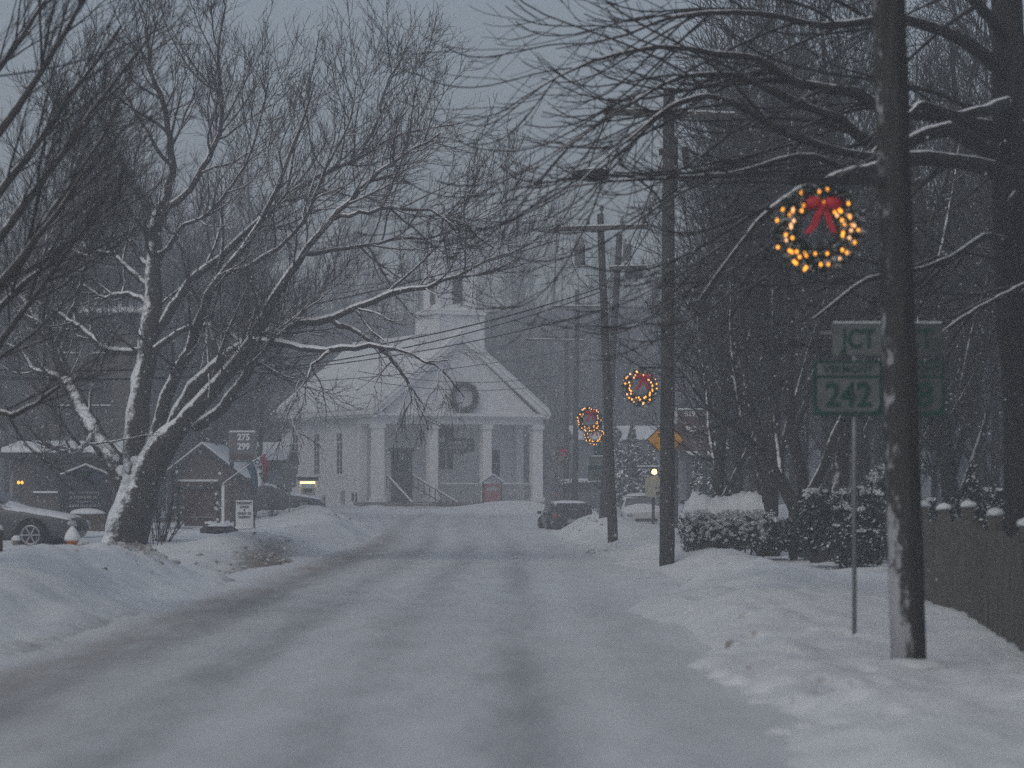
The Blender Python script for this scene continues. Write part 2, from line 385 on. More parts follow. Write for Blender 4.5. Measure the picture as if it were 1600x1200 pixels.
def gz(x, y):
    x = np.asarray(x, float); y = np.asarray(y, float)
    base = 0.42 * ss(105, 172, y)
    wob = 0.7 * (vnoise(x * 0.5, y * 0.22, 3) - 0.5)
    el = xl(y) - x + wob; er = x - xr(y) + wob
    cl = 0.16 + 0.5 * vnoise(y * 0.13, x * 0.05, 5) ** 2
    left = 0.34 * ss(0, 3.2, el) + cl * np.exp(-((el - 2.0) / 1.0) ** 2) * ss(0, 0.8, el)
    left = left + 0.30 * bump2(x, y, -7.2, 46, 1.3, 7) * ss(0, 1.5, el) + 0.38 * bump2(x, y, -8.2, 128, 2.2, 18) + 0.25 * bump2(x, y, -6.3, 108, 1.2, 14) * ss(0, 1, el)
    left = left - 0.25 * bump2(x, y, -6.8, 62, 1.6, 9)
    near = ss(30, 38, y); cr = 0.09 * (0.5 + 0.7 * vnoise(y * 0.35, x * 0.1, 17)) * ss(46, 40, y)
    right = (0.08 + 0.16 * near) * ss(0, 2.6, er) + 0.30 * vnoise(y * 0.12, x * 0.05, 9) * np.exp(-((er - 1.4) / 0.9) ** 2) * ss(0, 0.8, er) * near
    right = right + cr * np.exp(-((er - 0.95) / 0.6) ** 2) * ss(0, 0.45, er)
    right = right + 0.50 * bump2(x, y, 3.3, 113, 1.4, 9) - 0.30 * bump2(x, y, 4.2, 131, 3.0, 7) + 0.08 * bump2(x, y, 5.6, 104, 2.5, 12) - 0.22 * bump2(x, y, 3.6, 57, 1.8, 4.5) + 0.2 * bump2(x, y, 3.9, 46, 1.2, 6)
    right = right - 0.22 * ss(5.05, 5.9, x) * ss(44, 38, y) - 0.14 * bump2(x, y, 4.2, 26, 1.2, 4)
    h = np.where(el > 0, left, 0) + np.where(er > 0, right, 0)
    out = np.maximum(ss(0, 0.6, el), ss(0, 0.6, er))
    lump = 0.16 * (vnoise(x * 2.3, y * 1.4, 6) - 0.45) * np.exp(-((np.maximum(el, er) - 1.2) / 1.2) ** 2) + 0.11 * (vnoise(x * 1.1, y * 0.6, 1) - 0.5) + 0.05 * (vnoise(x * 3.2, y * 2.2, 2) - 0.5) + 0.028 * (vnoise(x * 8, y * 6, 4) - 0.5)
    h = h + lump * out - 0.05 * (1 - out)
    far = bump2(x, y, -7.6, 168, 1.2, 2.5) * 0.3 + bump2(x, y, -0.9, 168.5, 2.0, 2.4) * 0.40 + bump2(x, y, 1.2, 169, 1.5, 2.2) * 0.3 + ss(160, 176, y) * 0.42 + 0.25 * vnoise(x * 0.9, y * 0.4, 8) * bump2(x, y, -2, 167, 6, 3)
    h = h + far
    for fx, fy, fr, fd in FEET:
        h = h - .7 * fd * np.exp(-((x - fx) ** 2 + ((y - fy) / 1.5) ** 2) / fr ** 2) + .42 * fd * np.exp(-((x - fx - .02) ** 2 + ((y - fy - .22) / 1.1) ** 2) / (fr * 1.15) ** 2)
    return base + h
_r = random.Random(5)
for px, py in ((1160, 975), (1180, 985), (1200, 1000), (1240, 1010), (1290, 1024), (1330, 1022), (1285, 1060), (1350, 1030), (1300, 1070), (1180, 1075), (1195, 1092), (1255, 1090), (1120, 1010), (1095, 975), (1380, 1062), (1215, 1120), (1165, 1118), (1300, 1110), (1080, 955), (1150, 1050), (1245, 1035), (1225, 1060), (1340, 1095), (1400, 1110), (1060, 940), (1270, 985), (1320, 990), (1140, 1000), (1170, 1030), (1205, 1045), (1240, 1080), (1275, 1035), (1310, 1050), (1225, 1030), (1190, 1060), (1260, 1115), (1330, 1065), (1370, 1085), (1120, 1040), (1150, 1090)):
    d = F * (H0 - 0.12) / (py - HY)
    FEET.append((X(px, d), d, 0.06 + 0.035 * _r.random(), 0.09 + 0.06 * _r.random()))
def g(x, y): return float(gz(np.array([x]), np.array([y]))[0])
def at(px, d, dz=0.0):
    x = X(px, d); return (x, d, g(x, d) + dz)

def grid_mesh(name, xs, ys, zf, mat):
    gx, gy = np.meshgrid(xs, ys); gzv = zf(gx, gy)
    v = np.stack([gx, gy, gzv], -1).reshape(-1, 3)
    nx, ny = len(xs), len(ys)
    i = (np.arange(ny - 1)[:, None] * nx + np.arange(nx - 1)[None, :]).ravel()
    q = np.stack([i, i + 1, i + 1 + nx, i + nx], 1)
    return mesh_arrays(name, v, q, mat), gx.ravel(), gy.ravel()
def attr(o, name, vals):
    a = o.data.attributes.new(name, 'FLOAT', 'POINT'); a.data.foreach_set('value', np.asarray(vals, dtype=np.float32))
xs = np.concatenate([np.linspace(-160, -34, 22), np.linspace(-33, -14, 40), np.linspace(-13.7, 1.5, 110), np.linspace(1.55, 6.2, 84), np.linspace(6.3, 9, 22), np.linspace(9.4, 33, 50), np.linspace(36, 160, 22)])
ys = np.concatenate([np.linspace(-20, 14, 12), np.linspace(15, 45, 400), np.linspace(45.15, 60, 100), np.linspace(60.4, 190, 260), np.linspace(192, 460, 60)])
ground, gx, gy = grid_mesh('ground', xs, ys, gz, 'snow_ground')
tag(ground, kind='structure')
dirt_shade = np.zeros_like(gx)
dirt_shade += 1.0 * bump2(gx, gy, -6.6, 54.5, 0.75, 4.5) + 0.85 * bump2(gx, gy, -5.6, 67, 0.8, 9) + 0.7 * bump2(gx, gy, -6.1, 78, 0.7, 8) + 0.55 * bump2(gx, gy, -7.6, 50, 0.5, 2)
dirt_shade += 0.85 * bump2(gx, gy, 3.0, 55.5, 0.9, 3.6) + 0.6 * bump2(gx, gy, 2.1, 55, 0.9, 6) + 0.5 * bump2(gx, gy, 2.2, 84, 0.8, 7) + 0.5 * bump2(gx, gy, 2.4, 112, .9, 5) + 0.45 * bump2(gx, gy, -6, 120, 1.0, 8)
dirt_shade += 0.35 * bump2(gx, gy, 2.2, 33, 0.8, 6)
dirt_shade += 0.75 * np.exp(-((gx - xl(gy) + 0.15) / 0.45) ** 2) * (gy < 110) * (0.3 + 0.7 * vnoise(gy * 0.16, gx * 0 + 3, 21))
for fx, fy, fr, fd in FEET: dirt_shade += (0.72 if int(fx * 1000) % 3 == 0 else 0.5) * np.exp(-((gx - fx) ** 2 + ((gy - fy - .12) / 1.9) ** 2) / (fr * .85) ** 2)  # shadow in the footprints, painted with the same brown as the bank dirt
attr(ground, 'dirt_shade', np.clip(dirt_shade, 0, 1))
# road sheet
ry = np.concatenate([np.linspace(-18, 14, 20), np.linspace(15, 70, 240), np.linspace(70.5, 186, 180)])
ru = np.linspace(0, 1, 120)
gu, gyv = np.meshgrid(ru, ry)
L_, R_ = np.maximum(xl(gyv) - 0.8, -38), np.minimum(xr(gyv) + 0.45, 30)
rx = L_ + (R_ - L_) * gu
def band(x, c, w): return np.exp(-((x - c) / w) ** 2)
cur = -1.2 * ss(85, 150, gyv)                     # the tracks bend a little left at the far end
u = rx - cur
worn = 0.44 * band(u + 0.12 * (vnoise(gyv * 0.2, gyv * 0, 61) - .5), 0.10, 0.40) + 0.40 * band(u, -1.25, 0.42) + 0.50 * band(u, -2.55, 0.42) + 0.62 * band(u, -3.85, 0.55) + 0.20 * band(u, 1.3, 0.5) + 0.12 * band(u, -0.6, 0.4)
worn = 0.95 * worn * (0.6 + 0.7 * vnoise(gyv * 0.11, u * 1.4, 31)) * (1 - 0.35 * ss(90, 140, gyv)) + 0.06 + 0.12 * ss(120, 160, gyv)
brown = 1.2 * band(u, -4.25, 0.42) + 0.42 * band(u, -3.3, 0.7) + 0.16 * band(u, -2.0, 0.8)
brown = brown * (0.25 + 0.9 * vnoise(gyv * 0.09, u * 0.8, 33)) * (1 - ss(95, 140, gyv))
rz = 0.42 * ss(105, 172, gyv) - 0.025 * np.clip(worn, 0, 1) + 0.022 * (vnoise(u * 2.2, gyv * 0.5, 41) - 0.5) + 0.012 * (vnoise(u * 6, gyv * 2.5, 42) - 0.5) + ss(160, 176, gyv) * 0.40
v = np.stack([rx, gyv, rz], -1).reshape(-1, 3); nx, ny = len(ru), len(ry)
i = (np.arange(ny - 1)[:, None] * nx + np.arange(nx - 1)[None, :]).ravel()
road = mesh_arrays('road', v, np.stack([i, i + 1, i + 1 + nx, i + nx], 1), 'road_snow'); tag(road, kind='structure')
attr(road, 'worn', np.clip(worn, 0, 1).ravel()); attr(road, 'brown', np.clip(brown, 0, 1).ravel())
# wooded hillside closing the view
def hill_z(x, y):
    rise = ss(196, 330, y) * (19 + 3 * np.sin(x * 0.03 + 1) + 7 * ss(0, -70, x) + 5 * ss(20, 80, x))
    return rise - 0.6 + 2.0 * (vnoise(x * 0.06, y * 0.06, 51) - 0.5) * ss(200, 240, y)
hill, _, _ = grid_mesh('hillside', np.linspace(-158, 158, 70), np.linspace(205, 458, 60), hill_z, 'hill_cover'); tag(hill, kind='structure')
# ------------------------------------------------------------------ trees
def _n(v):
    l = math.sqrt(v[0] * v[0] + v[1] * v[1] + v[2] * v[2]) or 1e-9
    return (v[0] / l, v[1] / l, v[2] / l)
def catmull(pts, n):
    """smooth curve through control points; each may carry extra values"""
    p = [np.array(q, float) for q in pts]; p = [2 * p[0] - p[1]] + p + [2 * p[-1] - p[-2]]
    out = []
    m = len(p) - 3
    for k in range(n):
        t = k / (n - 1) * m; i = min(int(t), m - 1); f = t - i
        a, b, c, d = p[i], p[i + 1], p[i + 2], p[i + 3]
        out.append(0.5 * (2 * b + (c - a) * f + (2 * a - 5 * b + 4 * c - d) * f * f + (3 * b - a - 3 * c + d) * f ** 3))
    return out
class Tree:
    def __init__(s, seed): s.r = random.Random(seed); s.sets = {}
    def put(s, key, pts, rad, k): s.sets.setdefault(key, {}).setdefault((len(pts), k), []).append((pts, rad))
    def path(s, p, d, L, n, wander, trop, tw, curl):
        r = s.r; pts = [p]; st = L / n
        for i in range(n):
            f = i / n
            d = _n((d[0] + wander * r.uniform(-1, 1) + trop[0] * tw, d[1] + wander * r.uniform(-1, 1) + trop[1] * tw, d[2] + wander * r.uniform(-1, 1) + trop[2] * tw + curl * f * f))
            p = (p[0] + d[0] * st, p[1] + d[1] * st, p[2] + d[2] * st); pts.append(p)
        return pts
    def spawn(s, pts, rad, lv, prm, key='crown', scale=1.0):
        if lv >= len(prm): return
        q = prm[lv]; r = s.r; n = len(pts) - 1
        seg = [math.dist(pts[i], pts[i + 1]) for i in range(n)]; tot = sum(seg)
        cnt = q['n'] * tot
        if q.get('nmax'): cnt = min(cnt, q['nmax'])
        cnt = int(cnt + r.random())
        for _ in range(cnt):
            t = q.get('t0', 0.15) + (1 - q.get('t0', 0.15)) * (r.random() ** q.get('tp', 0.8)); t = min(t, 0.999)
            i = min(int(t * n), n - 1); f = t * n - i
            a, b = pts[i], pts[i + 1]
            p = (a[0] + (b[0] - a[0]) * f, a[1] + (b[1] - a[1]) * f, a[2] + (b[2] - a[2]) * f)
            tg = _n((b[0] - a[0], b[1] - a[1], b[2] - a[2]))
            x = (r.gauss(0, 1), r.gauss(0, 1) * q.get('flat', 1), r.gauss(0, 1)); dt = sum(x[j] * tg[j] for j in range(3))
            x = _n((x[0] - dt * tg[0], x[1] - dt * tg[1], x[2] - dt * tg[2]))
            ang = R(r.uniform(*q['ang'])); ca, sa = math.cos(ang), math.sin(ang)
            bi = q.get('bias', (0, 0, 0))
            d = _n(tuple(tg[j] * ca + x[j] * sa + bi[j] for j in range(3)))
            L = r.uniform(*q['len']) * (1 - q.get('short', 0.45) * t) * scale
            r0 = min((rad[i] + (rad[i + 1] - rad[i]) * f) * q.get('rr', 0.6), L * q.get('rl', 0.03))
            r0 = max(r0, q['rmin'])
            ns = q['seg']
            bp = s.path(p, d, L, ns, q['wan'], q.get('trop', (0, 0, 1)), q.get('tw', 0.1), q.get('curl', 0))
            br = [r0 + (q['rmin'] * 0.7 - r0) * j / ns for j in range(ns + 1)]
            s.put(q.get('key', key), bp, br, q.get('k', 3))
            s.spawn(bp, br, lv + 1, prm, key, scale)
    def limb(s, ctrl, n, k, key='limb', jit=0.0):
        """ctrl: (px, py, depth, radius in m)"""
        c = catmull([(*P(a, b, d), rr) for a, b, d, rr in ctrl], n)
        pts = [(float(q[0]) + s.r.uniform(-jit, jit), float(q[1]) + s.r.uniform(-jit, jit), float(q[2]) + s.r.uniform(-jit, jit)) for q in c]
        rad = [max(0.004, float(q[3]) * (1 + s.r.uniform(-0.08, 0.08))) for q in c]
        s.put(key, pts, rad, k); return pts, rad
    def build(s, key, name, mat, parent=None, org=(0, 0, 0)):
        V, Q, base = [], [], 0
        for (n, k), lst in s.sets.get(key, {}).items():
            A = np.array([l[0] for l in lst], float); Rr = np.array([l[1] for l in lst], float)
            T = np.gradient(A, axis=1); T /= (np.linalg.norm(T, axis=2, keepdims=True) + 1e-9)
            m = A[:, -1] - A[:, 0]; ax = np.argmin(np.abs(m), axis=1); ref = np.eye(3)[ax][:, None, :]
            U = np.cross(T, ref); U /= (np.linalg.norm(U, axis=2, keepdims=True) + 1e-9); W = np.cross(T, U)
            a = 2 * np.pi * np.arange(k) / k
            rr = Rr[:, :, None, None]
            ring = A[:, :, None, :] + rr * (U[:, :, None, :] * np.cos(a)[None, None, :, None] + W[:, :, None, :] * np.sin(a)[None, None, :, None])
            V.append(ring.reshape(-1, 3)); m_ = len(lst)
            b0 = base + (np.arange(m_) * n * k)[:, None, None]
            i = (np.arange(n - 1) * k)[None, :, None]; j = np.arange(k)[None, None, :]; j2 = (j + 1) % k
            Q.append(np.stack([b0 + i + j, b0 + i + j2, b0 + i + k + j2, b0 + i + k + j], -1).reshape(-1, 4)); base += m_ * n * k
        if not V: return None
        return mesh_arrays(name, np.concatenate(V) - np.array(org), np.concatenate(Q), mat, parent)

def leaf_cloud(name, centers, radii, n, size, mat, parent=None, seed=1, org=(0, 0, 0), shell=0.5, squash=None):
    """many leaf sized faces through a set of ellipsoids"""
    rg = np.random.default_rng(seed); V = []
    for c, r in zip(centers, radii):
        d = rg.normal(size=(n, 3)); d /= np.linalg.norm(d, axis=1, keepdims=True)
        rad = shell + (1 - shell) * rg.random((n, 1)) ** 0.6
        p = np.array(c) + d * rad * np.array(r)
        a = rg.normal(size=(n, 3)); a /= np.linalg.norm(a, axis=1, keepdims=True)
        b = np.cross(a, rg.normal(size=(n, 3))); b /= np.linalg.norm(b, axis=1, keepdims=True)
        s = size * (0.6 + 0.8 * rg.random((n, 1)))
        V.append(np.stack([p - a * s, p - b * s * 0.5, p + a * s, p + b * s * 0.5], 1))
    V = np.concatenate(V).reshape(-1, 3) - np.array(org)
    return mesh_arrays(name, V, np.arange(len(V)).reshape(-1, 4), mat, parent, smooth=False)

# ---- the big snow lined tree on the left verge
D = 75.0
A = Tree(3)
tb = at(195, D, -0.1)
def aj(lst): return [(px, py, D + dd, r * 1.12) for px, py, dd, r in lst]
t0 = A.limb(aj([(194, 856, 0, .52), (206, 800, 0, .44), (228, 745, 0, .40), (252, 700, -0.3, .34), (290, 655, -0.8, .22), (335, 605, -1.4, .17), (372, 562, -2, .15), (396, 528, -2.4, .13)]), 26, 12, 'trunk')
limbs = []
def al(lst, n=18, k=8): q = A.limb(aj(lst), n, k, 'limb%02d' % len(limbs), 0.045); limbs.append(q)
al([(212, 790, 0, .30), (180, 725, .3, .25), (152, 680, .6, .21), (130, 645, 1, .19), (108, 598, 1.4, .16), (84, 545, 2, .13), (52, 490, 2.5, .09), (20, 440, 3, .05)])
al([(204, 770, 0, .30), (208, 720, .1, .27), (216, 640, .3, .25), (228, 560, .6, .235), (238, 480, .8, .215), (240, 400, 1, .18), (247, 335, 1.2, .15)], 22, 10)
al([(247, 340, 1.2, .11), (215, 300, 1.3, .08), (190, 255, 1.4, .06), (165, 200, 1.5, .04), (140, 150, 1.5, .02)])
al([(247, 340, 1.2, .13), (268, 270, 1, .09), (262, 190, .8, .065), (240, 120, .7, .045), (225, 40, .6, .025)])
al([(250, 330, 1.2, .10), (290, 300, .6, .08), (325, 250, .2, .065), (345, 180, -.2, .05), (340, 90, -.5, .035), (352, 10, -.6, .02)])
al([(236, 735, .1, .17), (250, 650, -.1, .155), (275, 585, -.4, .14), (300, 535, -.8, .12), (322, 470, -1.2, .10), (345, 428, -1.5, .085), (400, 360, -2, .065), (450, 250, -2.2, .045), (490, 130, -2.4, .022)])
al([(240, 520, .8, .13), (275, 470, .5, .11), (300, 435, .3, .10), (340, 405, 0, .085), (400, 345, -.4, .07), (470, 290, -.8, .06), (560, 245, -1.2, .045), (640, 205, -1.5, .03), (720, 190, -1.8, .015)], 22)
al([(275, 665, -.5, .19), (300, 610, -1, .17), (335, 570, -1.5, .15), (390, 535, -2, .13), (450, 507, -2.4, .11), (520, 497, -3, .09), (600, 462, -3.6, .07), (680, 445, -4, .05), (745, 415, -4.3, .03), (830, 380, -4.6, .012)], 26)
al([(396, 528, -2.4, .12), (425, 470, -2.8, .10), (470, 400, -3.2, .08), (520, 340, -3.6, .065), (575, 285, -4, .05), (620, 250, -4.2, .04), (690, 205, -4.5, .02)], 20)
al([(396, 528, -2.4, .10), (455, 540, -3, .085), (520, 545, -3.6, .07), (590, 540, -4, .055), (660, 560, -4.5, .035), (700, 590, -4.8, .02), (730, 628, -5, .01)], 20)
al([(228, 548, .6, .11), (195, 548, .9, .095), (160, 540, 1.2, .085), (125, 508, 1.5, .07), (90, 490, 1.9, .05), (50, 440, 2.2, .03)])
al([(236, 450, .9, .09), (200, 420, 1.2, .07), (170, 395, 1.6, .06), (130, 400, 2, .045), (100, 380, 2.4, .03), (60, 350, 2.7, .015)])
al([(110, 600, 1.4, .10), (85, 585, 1.8, .08), (55, 575, 2.2, .06), (20, 540, 2.6, .04), (-30, 520, 3, .02)])
al([(520, 340, -3.6, .06), (580, 330, -3.8, .05), (650, 325, -4, .04), (710, 345, -4.2, .03), (770, 385, -4.4, .015)])
al([(470, 395, -3.2, .06), (540, 390, -3, .05), (620, 375, -3, .04), (690, 365, -3.2, .025), (760, 330, -3.5, .012)])
al([(560, 245, -1.2, .04), (590, 195, -1.3, .032), (605, 130, -1.4, .025), (640, 70, -1.4, .012)])
al([(520, 500, -3, .07), (570, 525, -3.2, .05), (610, 560, -3.4, .04), (640, 600, -3.6, .025), (665, 640, -3.8, .01)])
al([(520, 545, -3.6, .05), (490, 570, -3.8, .035), (475, 600, -4, .02), (450, 640, -4.2, .01)])
al([(345, 428, -1.5, .06), (400, 410, -2, .055), (470, 350, -2.5, .045), (500, 280, -2.8, .035), (545, 200, -3, .025), (560, 120, -3, .012)])
al([(240, 400, 1, .08), (265, 385, .2, .06), (290, 350, -.6, .05), (330, 330, -1.2, .04), (390, 240, -1.8, .03), (420, 130, -2, .015)])
al([(241, 425, .9, .08), (215, 392, 1.2, .065), (180, 345, 1.5, .05), (150, 300, 1.7, .04), (120, 240, 1.9, .025), (100, 165, 2, .012)])
al([(236, 475, .8, .08), (200, 458, 1.2, .065), (160, 462, 1.6, .05), (110, 440, 2, .035), (60, 470, 2.3, .015)])
al([(108, 598, 1.4, .09), (72, 520, 1.6, .07), (62, 440, 1.8, .05), (76, 350, 2, .035), (60, 255, 2.2, .015)])
al([(84, 545, 2, .07), (120, 470, 1.6, .05), (136, 400, 1.4, .04), (152, 320, 1.2, .025), (140, 240, 1, .012)])
al([(238, 550, .4, .09), (280, 520, 0, .075), (320, 507, -.5, .065), (352, 520, -1, .055), (395, 532, -1.6, .045), (450, 500, -2.2, .03), (520, 440, -2.6, .015)])
al([(400, 535, -2.3, .09), (392, 572, -2.1, .10), (352, 627, -1.4, .12), (305, 668, -.8, .14)][::-1], 14)
al([(150, 680, .6, .08), (125, 700, -.4, .06), (95, 705, -1.2, .04), (60, 690, -1.8, .02)])
PA = [dict(n=3.6, t0=.12, ang=(25, 65), len=(1.4, 3.4), short=.3, rr=.55, rl=.022, rmin=.012, seg=8, wan=.20, trop=(.22, 0, 1), tw=.09, k=6, tp=.75, nmax=20, key='branch'),
      dict(n=5.4, t0=.12, ang=(25, 60), len=(.5, 1.5), rr=.6, rl=.014, rmin=.0085, seg=5, wan=.13, trop=(.15, 0, 1), tw=.12, tp=.8),
      dict(n=5.0, t0=.1, ang=(25, 55), len=(.22, .70), rr=.7, rl=.014, rmin=.006, seg=3, wan=.12, trop=(0, 0, 1), tw=.12, nmax=6)]
PAdroop = [dict(PA[0], trop=(.2, 0, -1), tw=.10, nmax=6, len=(.8, 1.9)), dict(PA[1], trop=(.1, 0, -1), tw=.12, nmax=5), dict(PA[2], trop=(0, 0, -1), tw=.06)]
for i, (p, r) in enumerate(limbs):
    if i == 1: continue
    A.spawn(p[2:], r[2:], 0, PAdroop if i in (9, 16, 17) else PA)
A.spawn(limbs[1][0][9:], limbs[1][1][9:], 0, [dict(PA[0], nmax=9)] + PA[1:])
A.spawn(t0[0][16:], t0[1][16:], 0, [dict(PA[0], nmax=12)] + PA[1:])
treeA = thing('bare_tree', 'big spreading bare tree on the left verge, its thick limbs lined with snow', 'tree', tb)
A.build('trunk', 'trunk', 'bark_snowy', treeA, tb)
for i in range(len(limbs)): A.build('limb%02d' % i, 'limb', 'bark_snowy', treeA, tb)
A.build('branch', 'branches', 'bark_snowy', treeA, tb)
A.build('crown', 'crown', 'twig', treeA, tb)
rg = random.Random(8)
m = MB()
for px, py, r in ((203, 752, .20), (212, 738, .19), (196, 768, .17), (222, 728, .15), (206, 785, .15), (188, 735, .18), (215, 762, .18), (182, 715, .13), (230, 715, .12), (200, 800, .10), (210, 720, .16), (236, 705, .09), (196, 750, .2), (220, 748, .16)):
    q = P(px, py, D - 0.33); m.blob((q[0] - tb[0], q[1] - tb[1] + .05, q[2] - tb[2]), (r * .62, .11, r * .8), rg, .6)
o = m.build('snow_clump', 'snow', treeA, True); md = o.modifiers.new('r', 'REMESH'); md.mode = 'VOXEL'; md.voxel_size = .03; md.use_smooth_shade = True; md = o.modifiers.new('s', 'SMOOTH'); md.iterations = 6; md.factor = .6

# ---- tree out of frame on the left whose straight shoots cross the upper left corner
B = Tree(9); D = 40.0; bl = []
bb = at(-215, D, -0.2)
tbk = B.limb([(-215, 1000, D, .34), (-225, 850, D, .30), (-220, 740, D, .27), (-190, 640, D, .22)], 12, 10, 'trunk')
for lst in ([(-220, 760, 0, .14), (-110, 560, -1, .09), (0, 440, -1.5, .055), (60, 370, -2, .04), (130, 270, -2.3, .02)],
            [(-205, 690, 0, .16), (-120, 480, .5, .10), (-20, 330, 1, .06), (60, 220, 1.4, .045), (110, 150, 1.6, .035), (190, 40, 1.8, .015)],
            [(-190, 640, 0, .15), (-130, 420, -.5, .10), (-40, 260, -1, .07), (40, 150, -1.4, .05), (90, 70, -1.6, .035), (140, -20, -1.8, .02)],
            [(-190, 640, 0, .15), (-140, 330, .8, .09), (-60, 180, 1, .06), (20, 80, 1.2, .04), (70, 0, 1.3, .025)],
            [(-215, 790, 0, .12), (-120, 640, -.6, .08), (-40, 590, -1, .06), (20, 505, -1.3, .045), (80, 430, -1.6, .03), (150, 330, -1.9, .015)],
            [(-210, 800, 0, .10), (-90, 660, -1, .07), (-20, 642, -1.4, .05), (20, 648, -1.6, .04), (55, 630, -1.9, .03), (90, 602, -2.2, .015)],
            [(-200, 700, 0, .12), (-90, 540, 1, .08), (20, 430, 1.7, .05), (80, 330, 2, .04), (160, 215, 2.3, .022), (185, 160, 2.4, .012)],
            [(-190, 650, 0, .12), (-100, 500, .3, .09), (0, 370, .6, .065), (90, 250, .8, .045), (140, 180, .9, .03), (230, 60, 1, .012)],
            [(-200, 720, 0, .10), (-60, 560, 0, .07), (10, 470, 0, .05), (70, 420, .3, .035), (110, 390, .5, .02)]):
    q = B.limb([(a, b, D + c, r) for a, b, c, r in lst], 16, 7, 'limb%02d' % len(bl), .015); bl.append(q)
PB = [dict(n=3.6, t0=.15, ang=(12, 38), len=(1.1, 2.6), rr=.5, rl=.011, rmin=.006, seg=6, wan=.09, trop=(.55, 0, .8), tw=.06, k=4, nmax=20),
      dict(n=5.5, t0=.1, ang=(15, 42), len=(.4, 1.2), rr=.6, rl=.012, rmin=.005, seg=4, wan=.12, trop=(.3, 0, 1), tw=.05),
      dict(n=5, t0=.1, ang=(20, 45), len=(.2, .5), rr=.7, rl=.012, rmin=.0038, seg=3, wan=.15, nmax=4)]
for p, r in bl: B.spawn(p[5:], r[5:], 0, PB)
tB = thing('bare_tree', 'near bare tree reaching in from the left edge with straight slanting shoots', 'tree', bb)
B.build('trunk', 'trunk', 'bark_plain', tB, bb)
for i in range(len(bl)): B.build('limb%02d' % i, 'limb', 'bark_plain', tB, bb)
B.build('crown', 'crown', 'twig_right', tB, bb)

# ---- old tree at the right edge with weeping twigs over the pavement
C_ = Tree(21); D = 42.0; cl = []
cb = at(1600, D, -0.2)
C_.limb([(1606, 960, D, .30), (1600, 800, D, .27), (1592, 600, D, .25), (1580, 400, D, .25), (1578, 200, D, .24), (1575, 40, D, .21), (1565, -140, D, .18)], 24, 14, 'trunk')
for lst in ([(1580, 330, 0, .15), (1600, 288, -1.0, .125), (1530, 258, -2, .115), (1425, 247, -3, .10), (1365, 262, -3.6, .085), (1300, 278, -4, .065), (1245, 300, -4.3, .05), (1180, 350, -4.5, .03), (1090, 470, -4.6, .012)],
            [(1578, 215, 0, .14), (1500, 190, -1, .12), (1440, 178, -1.6, .10), (1364, 163, -2.2, .085), (1336, 144, -2.5, .08), (1285, 137, -2.8, .07), (1236, 127, -3, .06), (1190, 95, -3.2, .05), (1135, 86, -3.4, .045), (1040, 74, -3.7, .032), (930, 92, -4, .022), (820, 150, -4.2, .010)],
            [(1578, 260, 0, .13), (1480, 200, -1.6, .10), (1400, 230, -2.4, .085), (1341, 214, -2.8, .07), (1320, 190, -3, .062), (1281, 175, -3.2, .055), (1225, 151, -3.4, .05), (1155, 118, -3.6, .04), (1103, 116, -3.8, .035), (1040, 130, -4, .026), (940, 190, -4.3, .016), (830, 270, -4.5, .008)],
            [(1425, 247, -3, .07), (1330, 240, -3.4, .055), (1240, 212, -3.7, .05), (1180, 180, -4, .042), (1127, 154, -4.2, .035), (1085, 152, -4.3, .03), (1040, 172, -4.4, .024), (960, 235, -4.6, .015), (880, 310, -4.8, .008)],
            [(1420, 250, -3, .06), (1340, 268, -3.2, .045), (1257, 243, -3.4, .04), (1145, 270, -3.7, .03), (1050, 278, -3.9, .022), (940, 285, -4.1, .014), (850, 300, -4.2, .007)],
            [(1578, 120, 0, .13), (1500, 60, -1, .09), (1400, 30, -1.8, .07), (1290, 40, -2.4, .05), (1180, 20, -3, .04), (1060, 25, -3.4, .028), (960, 60, -3.8, .016), (870, 75, -4, .008)],
            [(1580, 380, 0, .07), (1540, 370, -1, .055), (1490, 400, -1.6, .045), (1440, 420, -2, .035), (1350, 440, -2.6, .04), (1270, 500, -3, .02)],
            [(1582, 470, 0, .06), (1620, 440, -.6, .05), (1570, 460, -1.2, .04), (1500, 500, -1.8, .03), (1440, 540, -2.2, .015)],
            [(1578, 160, 0, .10), (1540, 172, -1.8, .085), (1490, 180, -2.4, .07), (1445, 165, -2.8, .055), (1420, 178, -3, .04), (1360, 240, -3.2, .025)],
            [(1575, 60, 0, .10), (1520, 0, -1, .07), (1440, -60, -1.5, .05), (1330, -90, -2, .035), (1200, -70, -2.4, .02)]):
    q = C_.limb([(a, b, D + c, r) for a, b, c, r in lst], 24, 8, 'limb%02d' % len(cl), .012); cl.append(q)
PC = [dict(n=2.5, t0=.06, ang=(15, 60), len=(1.6, 4.2), short=.35, rr=.5, rl=.009, rmin=.0105, seg=11, wan=.065, trop=(-.55, 0, -1), tw=.10, curl=.46, k=4, bias=(-.35, 0, -.12), nmax=36, tp=1.0),
      dict(n=1.9, t0=.1, ang=(15, 48), len=(.6, 2.0), rr=.65, rl=.008, rmin=.0068, seg=7, wan=.07, trop=(-.5, 0, -.6), tw=.05, curl=.34, tp=.9),
      dict(n=1.6, t0=.1, ang=(15, 45), len=(.3, .8), rr=.7, rl=.009, rmin=.005, seg=4, wan=.08, trop=(-.4, 0, .2), tw=.05, nmax=4)]
for p, r in cl: C_.spawn(p[3:], r[3:], 0, PC)
tC = thing('bare_tree', 'dark near tree at the right edge with snowy horizontal limb and long weeping twigs', 'tree', cb)
C_.build('trunk', 'trunk', 'bark_right', tC, cb)
for i in range(len(cl)): C_.build('limb%02d' % i, 'limb', 'bark_right', tC, cb)
C_.build('crown', 'crown', 'twig_right', tC, cb)

